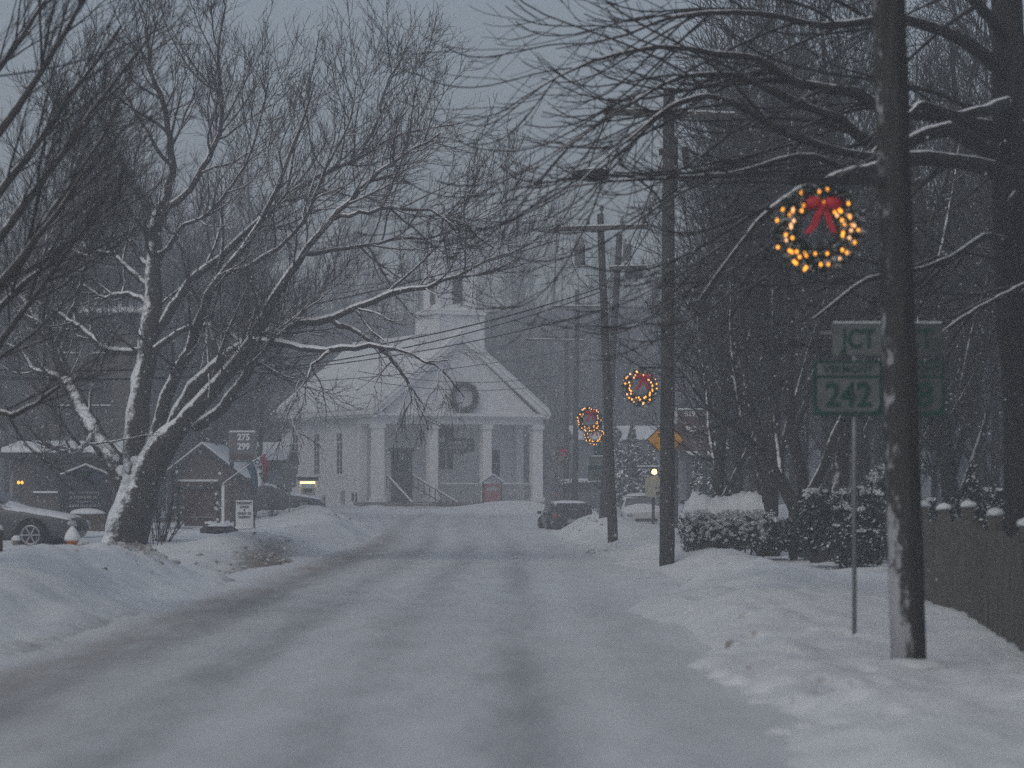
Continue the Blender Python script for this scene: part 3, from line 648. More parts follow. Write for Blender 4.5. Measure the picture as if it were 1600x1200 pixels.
# ---- clump of leaning stems between hedge and route sign
E = Tree(33); D = 60.0; el_ = []
eb = at(1285, D, -0.15)
E.limb([(1290, 896, D, .20), (1268, 850, D, .17), (1245, 800, D, .15), (1222, 755, D, .13)], 14, 9, 'trunk')
for lst in ([(1224, 760, 0, .11), (1200, 715, .2, .10), (1180, 660, .4, .085), (1165, 600, .6, .07), (1160, 500, .8, .06), (1150, 400, 1, .045), (1130, 290, 1.1, .03), (1120, 180, 1.2, .015)],
            [(1275, 860, 0, .13), (1262, 800, -.3, .12), (1252, 740, -.5, .11), (1240, 680, -.7, .10), (1232, 600, -.8, .085), (1238, 500, -.9, .07), (1225, 380, -1, .05), (1215, 250, -1, .03), (1205, 120, -1, .015)],
            [(1288, 890, 0, .17), (1305, 800, .3, .16), (1316, 720, .5, .155), (1320, 600, .6, .15), (1318, 480, .7, .14), (1310, 360, .8, .12), (1302, 240, .8, .09), (1290, 120, .8, .05), (1280, 0, .8, .02)],
            [(1256, 790, -.4, .10), (1285, 735, -.8, .09), (1300, 690, -1, .08), (1330, 620, -1.2, .065), (1360, 540, -1.4, .05), (1385, 440, -1.5, .035), (1400, 330, -1.6, .015)],
            [(1240, 680, -.7, .07), (1262, 620, -1, .06), (1280, 540, -1.2, .05), (1275, 440, -1.3, .04), (1285, 330, -1.4, .025), (1280, 220, -1.4, .012)],
            [(1200, 715, .2, .06), (1150, 670, -.2, .05), (1110, 640, -.5, .035), (1070, 590, -.8, .02), (1045, 560, -1, .01)],
            [(1222, 755, 0, .07), (1215, 690, .5, .06), (1205, 600, .8, .055), (1195, 480, 1, .045), (1190, 360, 1.2, .03), (1175, 230, 1.3, .015)]):
    q = E.limb([(a, b, D + c, r) for a, b, c, r in lst], 20, 8, 'limb%02d' % len(el_), .015); el_.append(q)
PE = [dict(n=3.2, t0=.2, ang=(22, 55), len=(1.0, 2.6), rr=.5, rl=.013, rmin=.009, seg=6, wan=.13, trop=(-.2, 0, 1), tw=.12, k=4, nmax=28),
      dict(n=4.6, t0=.12, ang=(22, 55), len=(.5, 1.4), rr=.6, rl=.012, rmin=.006, seg=4, wan=.15, trop=(-.1, 0, 1), tw=.08),
      dict(n=4, t0=.1, ang=(25, 55), len=(.2, .6), rr=.7, rl=.012, rmin=.0045, seg=3, wan=.15, nmax=5)]
for p, r in el_: E.spawn(p[4:], r[4:], 0, PE)
tE = thing('bare_tree', 'clump of leaning dark stems with snow patches between the hedge and the route sign', 'tree', eb)
E.build('trunk', 'trunk', 'bark_snowy', tE, eb)
for i in range(len(el_)): E.build('limb%02d' % i, 'limb', 'bark_right', tE, eb)
E.build('crown', 'crown', 'twig_right', tE, eb)

# ---- upright trees of the right hand garden, each grown on its own
def upright(seed, px, d, h, rad, label, lean=0.0, mat='bark_right', dens=1.0, spread=1.0, group=None, forks=4, tw='twig_right'):
    t = Tree(seed); x, y, z = at(px, d, -0.2); r = t.r
    pts = t.path((0, 0, 0), _n((lean, 0, 1)), h * 0.8, 12, .05, (0, 0, 1), .03, 0)
    rd = [rad * (1 - .75 * i / 12) * (1.25 if i == 0 else 1) for i in range(13)]
    t.put('trunk', pts, rd, 10)
    pr = [dict(n=forks * 3 / h, t0=.08, ang=(18, 42), len=(h * .3, h * .5), short=.5, rr=.6, rl=.022, rmin=.02, seg=9, wan=.10, trop=(0, 0, 1), tw=.06, k=6, key='trunk', tp=1),
          dict(n=3.2 * dens, t0=.10, ang=(22, 55), len=(1.2 * spread, 2.8 * spread), rr=.5, rl=.014, rmin=.010, seg=6, wan=.12, trop=(0, 0, 1), tw=.07, k=3),
          dict(n=4.2 * dens, t0=.1, ang=(22, 55), len=(.6, 1.5), rr=.6, rl=.012, rmin=.007, seg=4, wan=.14, trop=(0, 0, 1), tw=.05),
          dict(n=3.0 * dens, t0=.1, ang=(25, 55), len=(.3, .8), rr=.7, rl=.012, rmin=.005, seg=3, wan=.15, nmax=4)]
    t.spawn(pts, rd, 0, pr)
    o = thing('bare_tree', label, 'tree', (x, y, z), 0, group)
    t.build('trunk', 'trunk', mat, o); t.build('crown', 'crown', tw, o)
    return o
upright(41, 1203, 66, 13.0, 0.20, 'thick upright bare trunk rising from the right end of the snow capped hedge', .0)
upright(42, 1155, 84, 13.5, 0.16, 'slim bare tree behind the hedge, left of the thick upright trunk', -.02, dens=.8)
upright(43, 1352, 72, 15.0, 0.22, 'tall bare tree rising behind the green route signs', .02)
upright(44, 1490, 62, 14.0, 0.20, 'bare tree behind the fence shrubs, right of the nearest utility pole', -.03)
upright(45, 1138, 104, 12.0, 0.13, 'hazy bare tree just right of the yellow diamond sign', -.03, dens=.8)
upright(46, 1690, 58, 14.0, 0.20, 'bare tree by the grey house at the right edge', -.10)
upright(48, 1425, 80, 15, 0.20, 'bare tree directly behind the nearest pole, crown above the right route shield', .03)
upright(49, 1545, 70, 15, 0.18, 'bare tree in front of the blue grey house wall', -.05)
upright(50, 1300, 78, 15, 0.17, 'slender bare tree behind the leaning stems, right of the lit wreath', .02)
upright(51, 1120, 72, 14, 0.15, 'bare tree rising from behind the snow capped end of the hedge', .03)
upright(52, 1620, 88, 15, 0.18, 'bare tree beyond the right edge of the fence', -.06)
upright(53, 2420, 23, 15, 0.20, 'unseen bare tree added outside the right edge to shade the bank beside the pavement', -.05, dens=1.3)  # out of view, added so its twigs shade the right foreground snow
upright(54, 2150, 31, 15, 0.20, 'unseen bare tree added outside the right edge past the fence end for its shade', -.03, dens=1.3)  # second unseen tree, added to darken the right foreground
upright(47, 1258, 92, 15, 0.18, 'bare tree far behind the lit wreath', .0, dens=.8)

# ---- woods further back: a few grown prototypes, every tree its own object
protos = []
for s_ in range(5):
    t = Tree(60 + s_); h = 13 + 1.2 * s_
    pts = t.path((0, 0, 0), (0, 0, 1), h * .85, 10, .05, (0, 0, 1), .05, 0); rd = [.12 * (1 - .8 * i / 10) for i in range(11)]
    t.put('trunk', pts, rd, 6)
    pr = [dict(n=2.0, t0=.10, ang=(25, 55), len=(2.6, 5.5), short=.6, rr=.55, rl=.016, rmin=.022, seg=6, wan=.12, trop=(0, 0, 1), tw=.08, k=4, key='trunk'),
          dict(n=2.4, t0=.15, ang=(25, 55), len=(1.0, 2.4), rr=.6, rl=.014, rmin=.015, seg=4, wan=.15, trop=(0, 0, 1), tw=.08),
          dict(n=3.4, t0=.1, ang=(25, 55), len=(.5, 1.3), rr=.7, rl=.012, rmin=.011, seg=3, wan=.15, nmax=7)]
    t.spawn(pts, rd, 0, pr)
    o = thing('bare_tree', 'x', 'tree'); t.build('trunk', 'trunk', 'forest', o); t.build('crown', 'crown', 'forest', o)
    protos.append((o, t))
rw = random.Random(77)
used = [False] * 5
def wood_tree(px, d, label, group, sc):
    if 15 < px < 235 and d < 134: d += 14
    k = rw.randrange(5); o = protos[k][0]
    if used[k]: o = copy_tree(o)
    used[k] = True
    x = X(px, d)
    o.location = (x, d, max(g(x, d), float(hill_z(np.array(x), np.array(d)))) - .3); o.rotation_euler = (0, 0, rw.random() * 6.28); o.scale = (sc, sc, sc * rw.uniform(.9, 1.1))
    tag(o, label, 'tree', group)
GL, LL = 'bare woodland trees behind the left hand buildings', 'one of the grey bare woodland trees massed behind the buildings on the left'
for k in range(70): wood_tree(rw.uniform(-160, 405), rw.uniform(126, 205), LL, GL, rw.uniform(.85, 1.2))
for k in range(16): wood_tree(rw.uniform(-260, 240), rw.uniform(108, 120), LL, GL, rw.uniform(.8, 1.15))
for k in range(5): wood_tree(rw.uniform(250, 540), rw.uniform(212, 250), 'one of the faint bare trees rising behind the white church roof on its left', 'faint trees behind the church roof', rw.uniform(.9, 1.15))
GR, LR = 'bare woodland trees behind the right hand gardens', 'one of the dark bare woodland trees massed behind the hedge and gardens on the right'
for k in range(76): wood_tree(rw.uniform(1130, 1800), rw.uniform(78, 180), LR, GR, rw.uniform(.8, 1.2))
for k in range(12): wood_tree(rw.uniform(870, 1110), rw.uniform(205, 250), 'one of the faint bare trees behind the distant store right of the church', 'faint trees behind the distant store', rw.uniform(.5, .8))
# far wooded slope as one mass
V, Q, base = [], [], 0
src = Tree(90); h = 13
pts = src.path((0, 0, 0), (0, 0, 1), h * .85, 6, .04, (0, 0, 1), .05, 0); rd = [.07 * (1 - .8 * i / 6) for i in range(7)]
src.put('crown', pts, rd, 4)
src.spawn(pts, rd, 0, [dict(n=2.2, t0=.06, ang=(25, 60), len=(2.2, 4.6), short=.6, rr=.5, rl=.014, rmin=.025, seg=3, wan=.12, trop=(0, 0, 1), tw=.1), dict(n=2.6, t0=.1, ang=(25, 55), len=(.9, 2.0), rr=.6, rl=.012, rmin=.016, seg=2, wan=.15)])
po = src.build('crown', 'hill_forest', 'forest'); nv = len(po.data.vertices); co = np.zeros(nv * 3, np.float32); po.data.vertices.foreach_get('co', co); co = co.reshape(-1, 3)
qs = np.zeros(len(po.data.polygons) * 4, np.int32); po.data.polygons.foreach_get('vertices', qs); qs = qs.reshape(-1, 4)
bpy.data.objects.remove(po)
rg = np.random.default_rng(4)
for k in range(330):
    y = rg.uniform(205, 330) if k % 3 else rg.uniform(205, 260); x = rg.uniform(-.185, .185) * y; s_ = rg.uniform(.7, 1.2); a = rg.uniform(0, 6.28)
    c, sn = math.cos(a), math.sin(a)
    w = np.stack([co[:, 0] * c - co[:, 1] * sn, co[:, 0] * sn + co[:, 1] * c, co[:, 2]], 1) * s_ + np.array([x, y, float(hill_z(np.array(x), np.array(y))) - .2])
    V.append(w); Q.append(qs + base); base += nv
tag(mesh_arrays('hill_forest', np.concatenate(V), np.concatenate(Q), 'forest'), kind='stuff')
# ------------------------------------------------------------------ church
TH = R(25)
ch = thing('church', 'white clapboard church with columned porch, square belfry and snowy roof ending the street', 'church', (X(590, 176), 176, 1.05), TH)
W, Y0, Y1 = 10.14, 2.5, 15.8
zr, ze = 9.75, 5.12
b = MB(); b.box((.09, (Y0 + Y1) / 2, 2.35), (.18, Y1 - Y0, 5.5)); b.box((W - .09, (Y0 + Y1) / 2, 2.35), (.18, Y1 - Y0, 5.5))
b.box((W / 2, Y0 + .09, 2.35), (W - .36, .18, 5.5)); b.box((W / 2, Y1 - .09, 2.35), (W - .36, .18, 5.5))
b.build('wall', 'church_clapboard', ch)
MB().prism([(.05, 5.1), (W - .05, 5.1), (W / 2, zr - .25)], -.32, -.12).build('gable', 'church_clapboard', ch)
MB().prism([(.05, 5.1), (W - .05, 5.1), (W / 2, zr - .25)], Y1 - .17, Y1 - .01).build('gable', 'church_clapboard', ch)
ro = MB(); sn = MB()
for sg in (-1, 1):
    xe, xr_ = W / 2 + sg * (W / 2 + .62), W / 2
    def rf(z0, z1, y0, y1, mb, e=0):
        mb.prism([(xe + sg * e, ze + z0 - e * .9), (xr_, zr + z0), (xr_, zr + z1), (xe + sg * e, ze + z1 - e * .9)], y0, y1)
    rf(-.02, .16, -.75, Y1 + .45, ro); rf(.165, .36, -.70, Y1 + .40, sn, -.02); sn.build('snow_cover', 'snow', ch, bevel=.07); sn = MB()
ro.build('roof', 'white_paint', ch)
# raking and level cornices
t = MB()
for sg in (-1, 1):
    t.bar((W / 2 + sg * (W / 2 + .55), -.52, ze - .14), (W / 2, -.52, zr - .14), .3, .26)
t.box((W / 2, -.42, 5.10), (W + 1.1, .5, .16)); t.box((W / 2, -.36, 4.97), (W + .8, .30, .1))
t.box((-.36, 7.6, 5.04), (.3, 15.8, .16))
t.build('cornice', 'white_paint', ch)
e = MB(); e.box((W / 2, 0, 4.74), (W + .62, .56, .36)); e.box((0, 1.4, 4.74), (.5, 2.2, .36)); e.box((W, 1.4, 4.74), (.5, 2.2, .36))
e.box((W / 2, 1.4, 4.86), (W - .5, 2.2, .08)); e.build('entablature', 'white_paint', ch)
for k in range(4):
    xk = [0, 3.42, 6.86, W][k]; w = .62 if k in (0, 3) else .54
    c = MB(); c.box((xk, 0, 2.28), (w, .56, 4.0)); c.box((xk, 0, .14), (w + .16, .74, .28)); c.box((xk, 0, 4.42), (w + .14, .72, .28)); c.build('column', 'white_paint', ch, bevel=.012)
for xk in (.02, W - .02):
    MB().box((xk, Y0 - .12, 2.28), (.5, .3, 4.55)).build('pilaster', 'white_paint', ch)
fl = MB(); fl.box((W / 2, 1.1, -.09), (W + .8, 3.2, .18)); fl.build('porch_floor', 'weathered_wood', ch)
fd = MB(); fd.box((W / 2, 1.1, -.52), (W + .5, 2.9, .66)); fd.box((W / 2, (Y0 + Y1) / 2 + .1, -.8), (W + .12, Y1 - Y0 + .1, .72)); fd.build('foundation', 'stone', ch)
# tower
def stage(a, z0, z1, cx, cy, mb): mb.box((cx, cy, (z0 + z1) / 2), (a, a, z1 - z0))
cx, cy = W / 2 + .05, 1.28
tw = MB(); stage(2.93, 5.5, 10.95, cx, cy, tw); stage(2.2, 11.14, 14.3, cx, cy, tw); tow = tw.build('belfry', 'church_clapboard', ch)
tr = MB(); tr.box((cx, cy, 11.04), (3.25, 3.25, .18)); tr.box((cx, cy, 14.40), (2.55, 2.55, .2))
for sx in (-1, 1):
    for sy in (-1, 1): tr.box((cx + sx * 1.06, cy + sy * 1.06, 12.72), (.22, .22, 3.14)); tr.box((cx + sx * 1.42, cy + sy * 1.42, 8.2), (.24, .24, 5.46))
tr.build('belfry_trim', 'white_paint', tow)
sp = MB(); sp.add([(cx - 1.3, cy - 1.3, 14.51), (cx + 1.3, cy - 1.3, 14.51), (cx + 1.3, cy + 1.3, 14.51), (cx - 1.3, cy + 1.3, 14.51), (cx, cy, 15.35)], [(0, 1, 4), (1, 2, 4), (2, 3, 4), (3, 0, 4), (3, 2, 1, 0)]); sp.build('belfry_roof', 'snow', tow)
MB().box((cx, cy, 11.2), (3.0, 3.0, .12)).build('snow_cover', 'snow', tow, bevel=.04)
arch = [(-.32, 0), (.32, 0), (.32, 1.35)] + [(.32 * math.cos(a), 1.35 + .28 * math.sin(a)) for a in (0.5, 1.05, 1.57, 2.1, 2.65)] + [(-.32, 1.35)]
MB().prism([(cx + p[0], 11.62 + p[1]) for p in arch], cy - 1.1 - .03, cy - 1.1 + .02).build('louvre_opening', 'louvre', tow)
MB().prism([(cy + p[0], 11.62 + p[1]) for p in arch], cx - 1.1 - .03, cx - 1.1 + .02, 'YZ').build('louvre_opening', 'louvre', tow)
# side windows: tall pair of lights with a square top light
for yk in (5.7, 9.4, 13.0):
    fr = MB(); fr.box((-.03, yk, 2.87), (.10, 1.06, 2.66)); f = fr.build('window', 'white_paint', ch)
    gl = MB()
    for s_ in (-1, 1): gl.box((-.085, yk + s_ * .23, 2.62), (.03, .32, 1.86))
    gl.box((-.085, yk, 3.86), (.03, .78, .46)); gl.build('pane', 'window_dark', f)
    mu = MB(); mu.box((-.105, yk, 3.86), (.02, .05, .46))
    for zz in (2.1, 2.6, 3.1): mu.box((-.105, yk, zz), (.02, .80, .035))
    mu.build('glazing_bar', 'white_paint', f)
MB().box((-.02, 5.3, .30), (.1, .62, .75)).build('basement_door', 'grey_paint', ch)
MB().box((-.02, 2.95, .25), (.1, .62, .62)).build('basement_window', 'window_dark', ch)
MB().box((-.02, 3.75, .30), (.1, .25, .5)).build('basement_window', 'window_dark', ch)
# door and porch windows
dr = MB(); dr.box((2.55, Y0 - .03, 1.50), (1.30, .12, 3.0)); dr.box((2.55, Y0 - .05, 3.08), (1.6, .16, .18)); d_ = dr.build('door', 'dark_green_paint', ch)
dp = MB()
for sx in (-.33, .33):
    for zz in (.75, 2.0): dp.box((2.55 + sx, Y0 - .10, zz), (.46, .03, .9))
dp.build('door_panel', 'dark_paint', d_); MB().lathe([(.03, 0), (.035, .03), (.0, .05)], (2.62, Y0 - .16, 1.2), 8, 'Y').build('handle', 'chrome', d_)
for xk, w_, z0, z1 in ((5.4, .95, 1.95, 4.4), (8.62, .55, 1.5, 3.1)):
    f = MB().box((xk, Y0 - .02, (z0 + z1) / 2), (w_ + .16, .08, z1 - z0 + .16)).build('window', 'white_paint', ch)
    gl = MB()
    if w_ > .8:
        for s_ in (-1, 1): gl.box((xk + s_ * .25, Y0 - .07, z0 + .8), (.38, .03, 1.6))
        gl.box((xk, Y0 - .07, z1 - .3), (.9, .03, .55))
    else: gl.box((xk, Y0 - .07, (z0 + z1) / 2), (w_, .03, z1 - z0))
    gl.build('pane', 'window_dark', f)
    MB().box((xk, Y0 - .09, (z0 + z1) / 2), (w_, .02, .04)).build('glazing_bar', 'white_paint', f)
def railing(x0, x1):
    r_ = MB(); r_.box(((x0 + x1) / 2, 0, 1.0), (x1 - x0, .12, .09)); r_.box(((x0 + x1) / 2, 0, .16), (x1 - x0, .1, .08))
    n = int((x1 - x0) / .16)
    for i in range(n): r_.box((x0 + (i + .5) * (x1 - x0) / n, 0, .58), (.05, .05, .76))
    o = r_.build('porch_railing', 'grey_paint', ch); MB().box(((x0 + x1) / 2, 0, 1.09), (x1 - x0 - .3, .15, .09)).build('snow_cover', 'snow', o, bevel=.03)
railing(3.75, 6.5); railing(7.2, W - .35)
st = MB()
for i in range(6): st.box((2.0, -.62 - i * .32, -.17 - i * .15), (3.0 + i * .10, .34, .15)); st.box((2.0, -.62 - i * .32, -.5 - i * .10), (2.8, .32, .5))
st_ = st.build('entrance_steps', 'weathered_wood', ch)
sc = MB()
for i in range(6): sc.box((2.0, -.64 - i * .32, -.085 - i * .15), (2.4, .26, .03))
sc.build('snow_cover', 'snow', st_, bevel=.01)
for x0, x1, yy in ((.62, .95, -2.9), (2.25, 3.75, -3.0)):
    h = MB(); h.bar((x0, .1, 1.55), (x1, yy, -.05), .09, .07); h.bar((x0, .1, .95), (x1, yy, -.55), .06, .05)
    for i in range(9):
        f = i / 8; xx = x0 + (x1 - x0) * f; y_ = .1 + (yy - .1) * f; zz = 1.55 - 1.6 * f; h.bar((xx, y_, zz - .75), (xx, y_, zz), .05)
    o = h.build('handrail', 'brown_wood', ch); s_ = MB(); s_.bar((x0, .1, 1.62), (x1, yy, .02), .1, .05); s_.build('snow_cover', 'snow', o)
cb_ = MB()
for i in range(5): cb_.box((-1.1, -.4 - .1 * i, -.5 + .02 * i), (2.0 - .15 * i, .6, .22))
cb_.build('planter_box', 'stone', ch)
# hanging porch sign, notice board, gable wreath
def cw(x, y, z): return tuple(ch.matrix_basis @ Vector((x, y, z))) if False else (X(590, 176) + x * math.cos(TH) - y * math.sin(TH), 176 + x * math.sin(TH) + y * math.cos(TH), 1.05 + z)
hs = thing('hanging_sign', 'dark name board with two pale lines hanging under the church porch', 'sign', cw(5.25, .1, 3.3), TH)
MB().prism([(-.95, .45), (-.95, -.28), (-.6, -.36), (0, -.55), (.6, -.36), (.95, -.28), (.95, .45)], -.04, .04).build('board', 'dark_paint', hs)
l_ = MB(); rr_ = random.Random(3)
for zz, x0 in ((.18, -.75), (-.10, -.72)):
    x = x0
    while x < .72:
        w_ = rr_.uniform(.06, .13); l_.box((x, -.055, zz), (w_, .02, rr_.uniform(.10, .16))); x += w_ + .05
l_.build('lettering', 'faint_letter', hs)
h_ = MB(); h_.bar((-.7, 0, .45), (-.7, 0, 1.38), .03); h_.bar((.7, 0, .45), (.7, 0, 1.38), .03); h_.build('hanger', 'dark_metal', hs)
nb = thing('notice_board', 'faded red notice board with a small snowy gable in front of the church porch', 'notice board', (X(769, 171), 171, g(X(769, 171), 171) - .1), R(12))
b = MB(); b.box((0, 0, .78), (.98, .10, 1.15)); bo = b.build('board', 'faded_red', nb)
b = MB()
for s_ in (-1, 1): b.box((s_ * .52, 0, .72), (.10, .14, 1.44))
b.build('post', 'brown_wood', nb)
MB().prism([(-.62, 1.42), (.62, 1.42), (0, 1.82)], -.12, .12).build('gable', 'grey_paint', nb)
for s_ in (-1, 1): MB().bar((s_ * .70, 0, 1.42), (0, 0, 1.89), .34, .08).build('snow_cover', 'snow', nb)
MB().prism([(-.36, .95), (.36, .95), (.30, 1.12), (0, 1.2), (-.30, 1.12)], -.07, -.06).build('paper', 'grey_paint', bo)

# ------------------------------------------------------------------ wreaths
def torus_pts(Rr, n=28): return [(Rr * math.cos(2 * math.pi * i / n), 0, Rr * math.sin(2 * math.pi * i / n)) for i in range(n + 1)]
def greenery(parent, Rr, r, n, seed, mat='needles'):
    rg = np.random.default_rng(seed); a = rg.random(n) * 6.283; ph = rg.random(n) * 6.283; rad = r * (.35 + .75 * rg.random(n))
    er = np.stack([np.cos(a), 0 * a, np.sin(a)], 1); ey = np.array([0, 1., 0])
    p = er * Rr + rad[:, None] * (er * np.cos(ph)[:, None] + ey * np.sin(ph)[:, None])
    d = er * np.cos(ph)[:, None] + ey * np.sin(ph)[:, None] + .9 * rg.normal(size=(n, 3)); d /= np.linalg.norm(d, axis=1, keepdims=True)
    q = np.cross(d, rg.normal(size=(n, 3))); q /= np.linalg.norm(q, axis=1, keepdims=True); L = r * .65
    V = np.stack([p - d * L * .4, p - q * L * .16, p + d * L, p + q * L * .16], 1).reshape(-1, 3)
    return mesh_arrays('greenery', V, np.arange(len(V)).reshape(-1, 4), mat, parent, False)
def bow(parent, s, cxz, seed, mat='red_ribbon'):
    m = MB(); c = Vector((cxz[0], -.13, cxz[1])); 
    for sg in (-1, 1):          # two loops and two tails of broad ribbon
        lp = []
        for i in range(13):
            a = 2 * math.pi * i / 12; lp.append((c.x + sg * s * (.34 - .34 * math.cos(a)), c.z + s * (.25 * math.sin(a) + .10 * (1 - math.cos(a)))))
        v, f = [], []
        for i, p in enumerate(lp):
            hw = s * .13 * (0.35 + 0.65 * math.sin(math.pi * i / 12)); v += [(p[0], c.y - hw, p[1]), (p[0], c.y + hw, p[1])]
        f = [(2 * i, 2 * i + 1, 2 * i + 3, 2 * i + 2) for i in range(12)]; m.add(v, f)
        m.blob((c.x + sg * s * .30, c.y, c.z + s * .12), (s * .30, .05, s * .20), random.Random(seed + sg), .15)
        tl = [(0, 0), (.12, -.22), (.20, -.5), (.32, -.78)] if sg > 0 else [(0, 0), (-.2, -.25), (-.30, -.55), (-.52, -.80)]
        v = []
        for i, (x, z) in enumerate(tl): v += [(c.x + s * x - s * .10, c.y - .02 - .015 * (i % 2), c.z + s * z), (c.x + s * x + s * .10, c.y - .02 - .015 * (i % 2), c.z + s * z - s * .03)]
        n0 = len(v); v += [(p[0], p[1] + .02, p[2]) for p in v]
        m.add(v, [(2 * i, 2 * i + 1, 2 * i + 3, 2 * i + 2) for i in range(3)] + [(n0 + 2 * i, n0 + 2 * i + 2, n0 + 2 * i + 3, n0 + 2 * i + 1) for i in range(3)])
    m.blob((c.x, c.y - .02, c.z), (s * .11, .06, s * .11), random.Random(seed), .1)
    return m.build('bow', mat, parent, True)
bulb_me = {}
def bulb(parent, p, mat, r=.017):
    if (mat, r) not in bulb_me:
        m = MB(); m.lathe([(0.001, -r * 1.2), (r * .8, -r * .7), (r, 0), (r * .75, r * .8), (.001, r * 1.5)], (0, 0, 0), 8); o = m.build('bulb', mat, parent, True); bulb_me[(mat, r)] = o.data
    else: o = link(bpy.data.objects.new('bulb', bulb_me[(mat, r)]), parent)
    o.location = p; return o
GW = 'lit wreaths hung on the utility poles'
rgw = random.Random(14)
NEAR = [(290,185),(445,178),(522,158),(365,245),(378,270),(490,278),(312,300),(705,287),(293,348),(215,335),(210,355),(185,380),(124,335),(75,432),(582,365),(625,347),(640,355),(605,392),(715,395),(725,408),(648,435),(673,470),(735,465),(760,483),(220,440),(198,472),(196,498),(730,523),(795,523),(660,545),(655,570),(715,592),(762,630),(148,565),(155,608),(208,592),(82,670),(650,700),(695,720),(180,705),(205,714),(246,714),(318,725),(335,748),(270,762),(412,730),(520,730),(630,768),(225,800),(240,818),(332,850),(315,872),(460,828),(530,826)]
def lit_wreath(label, px, py, d, Rr, near=False, dim=False, bowdx=0.0, seed=1, rz=0.0):
    o = thing('lit_wreath', label, 'wreath', P(px, py, d), rz, GW)
    m = MB(); m.tube(torus_pts(Rr * .80), .045, 6, False); m.build('frame', 'dark_metal', o)
    greenery(o, Rr * .80, Rr * .27, 5200 if near else 1900, seed, 'wreath_green')
    if near:
        for a, c in NEAR:
            x, y = 1200 + a / 5.714 - 1277, 270 + c / 5.714 - 357
            bulb(o, (x * d / F, -rgw.uniform(.07, .13), -y * d / F), 'bulb_pale' if rgw.random() < .18 else 'bulb_amber', .0135)
    else:
        for k in range(44):
            a = 2 * math.pi * (k + rgw.random()) / 44; q = Rr * (rgw.choice((.66, .92)) + rgw.uniform(-.06, .06))
            if dim and k % 2: continue
            bulb(o, (q * math.cos(a), -rgw.uniform(.03, .10), q * math.sin(a)), 'bulb_dim' if dim else ('bulb_pale' if (rgw.random() < (.75 if math.sin(a) > .2 else .2)) else 'bulb_amber'), .017 if not dim else .02)
    bow(o, Rr * .80, (bowdx + Rr * .12, Rr * .50), seed)
    h = MB(); h.bar((0, 0, Rr * .95), (0, 0, Rr * 1.14), .02); h.build('hanger', 'dark_metal', o)
    return o
lit_wreath('largest wreath with glowing amber bulbs and a red bow, hung beside the nearest pole', 1277, 357, 27.6, .365, True, seed=1)
lit_wreath('amber lit wreath with red bow hung left of the pole holding a street lamp', 1000, 605, 63.6, .37, seed=2, rz=.2)
lit_wreath('lit wreath with broad red bow, upper of the overlapping pair left of the leaning pole', 921, 656, 90, .37, seed=3)
lit_wreath('smaller lit wreath just below and right of another one by the leaning crossarm pole', 929, 680, 110, .37, seed=4, rz=-.2)
lit_wreath('faint brownish unlit looking wreath left of the distant pole beside the church', 879, 712, 150, .42, dim=True, seed=5)
gw = thing('gable_wreath', 'big plain dark wreath hanging on the white church gable', 'wreath', cw(5.24, -.55, 6.12), TH)
m = MB(); m.tube(torus_pts(.76), .11, 8, False); m.build('frame', 'dark_metal', gw); greenery(gw, .76, .17, 2200, 6)

# ------------------------------------------------------------------ utility poles and wires
def pole(px, py, d, top, r0, r1, label, name='utility_pole', mat='pole_wood'):
    x, y, z = at(px, d); o = thing(name, label, 'utility pole', (x, y, z - .15), 0, 'wooden utility poles along the right side of the street')
    tx, tz = X(top[0], d), Z(top[1], d)
    m = MB(); n = 14; h = tz - z + .15; rg = random.Random(px)
    m.tube([((tx - x) * i / n + rg.uniform(-.006, .006), rg.uniform(-.006, .006), h * i / n) for i in range(n + 1)], [r0 + (r1 - r0) * i / n for i in range(n + 1)], 14)
    m.build('shaft', mat, o, True)
    def loc(a, c): return (X(a, d) - x, 0, Z(c, d) - z + .15)
    o['_h'] = h
    return o, loc
def crossarm(o, a, c, r, pins, cy=0.0):
    a = Vector(a); c = Vector(c); off = Vector((0, -r - .06, 0)); m = MB(); m.bar(a + off, c + off, .11, .13)
    ca = m.build('crossarm', 'crossarm', o)
    for t in pins:
        p = a + (c - a) * t + off; s = MB(); s.lathe([(.02, 0), (.02, .05), (.055, .06), (.06, .12), (.035, .16), (.05, .2), (.001, .24)], (p.x, p.y, p.z + .06), 8); s.build('insulator', 'transformer_paint', ca, True)
    s = MB(); s.bar(a + off + Vector((0, 0, .085)), c + off + Vector((0, 0, .085)), .10, .04); s.build('snow_cover', 'snow', ca)
def brace(o, pairs):
    m = MB()
    for a, c in pairs: m.bar(a, c, .04, .02)
    m.build('brace', 'dark_metal', o)
def transformer(o, p, s=1.0):
    m = MB(); m.lathe([(.02, -.5 * s), (.24 * s, -.48 * s), (.25 * s, -.4 * s), (.25 * s, .38 * s), (.27 * s, .40 * s), (.27 * s, .46 * s), (.12 * s, .56 * s), (.02, .58 * s)], p, 14); t = m.build('transformer', 'transformer_paint', o, True)
    for sx in (-.12, .12): MB().lathe([(.04, 0), (.05, .05), (.03, .08), (.05, .12), (.02, .2)], (p[0] + sx * s, p[1], p[2] + .5 * s), 8).build('bushing', 'grey_paint', t, True)
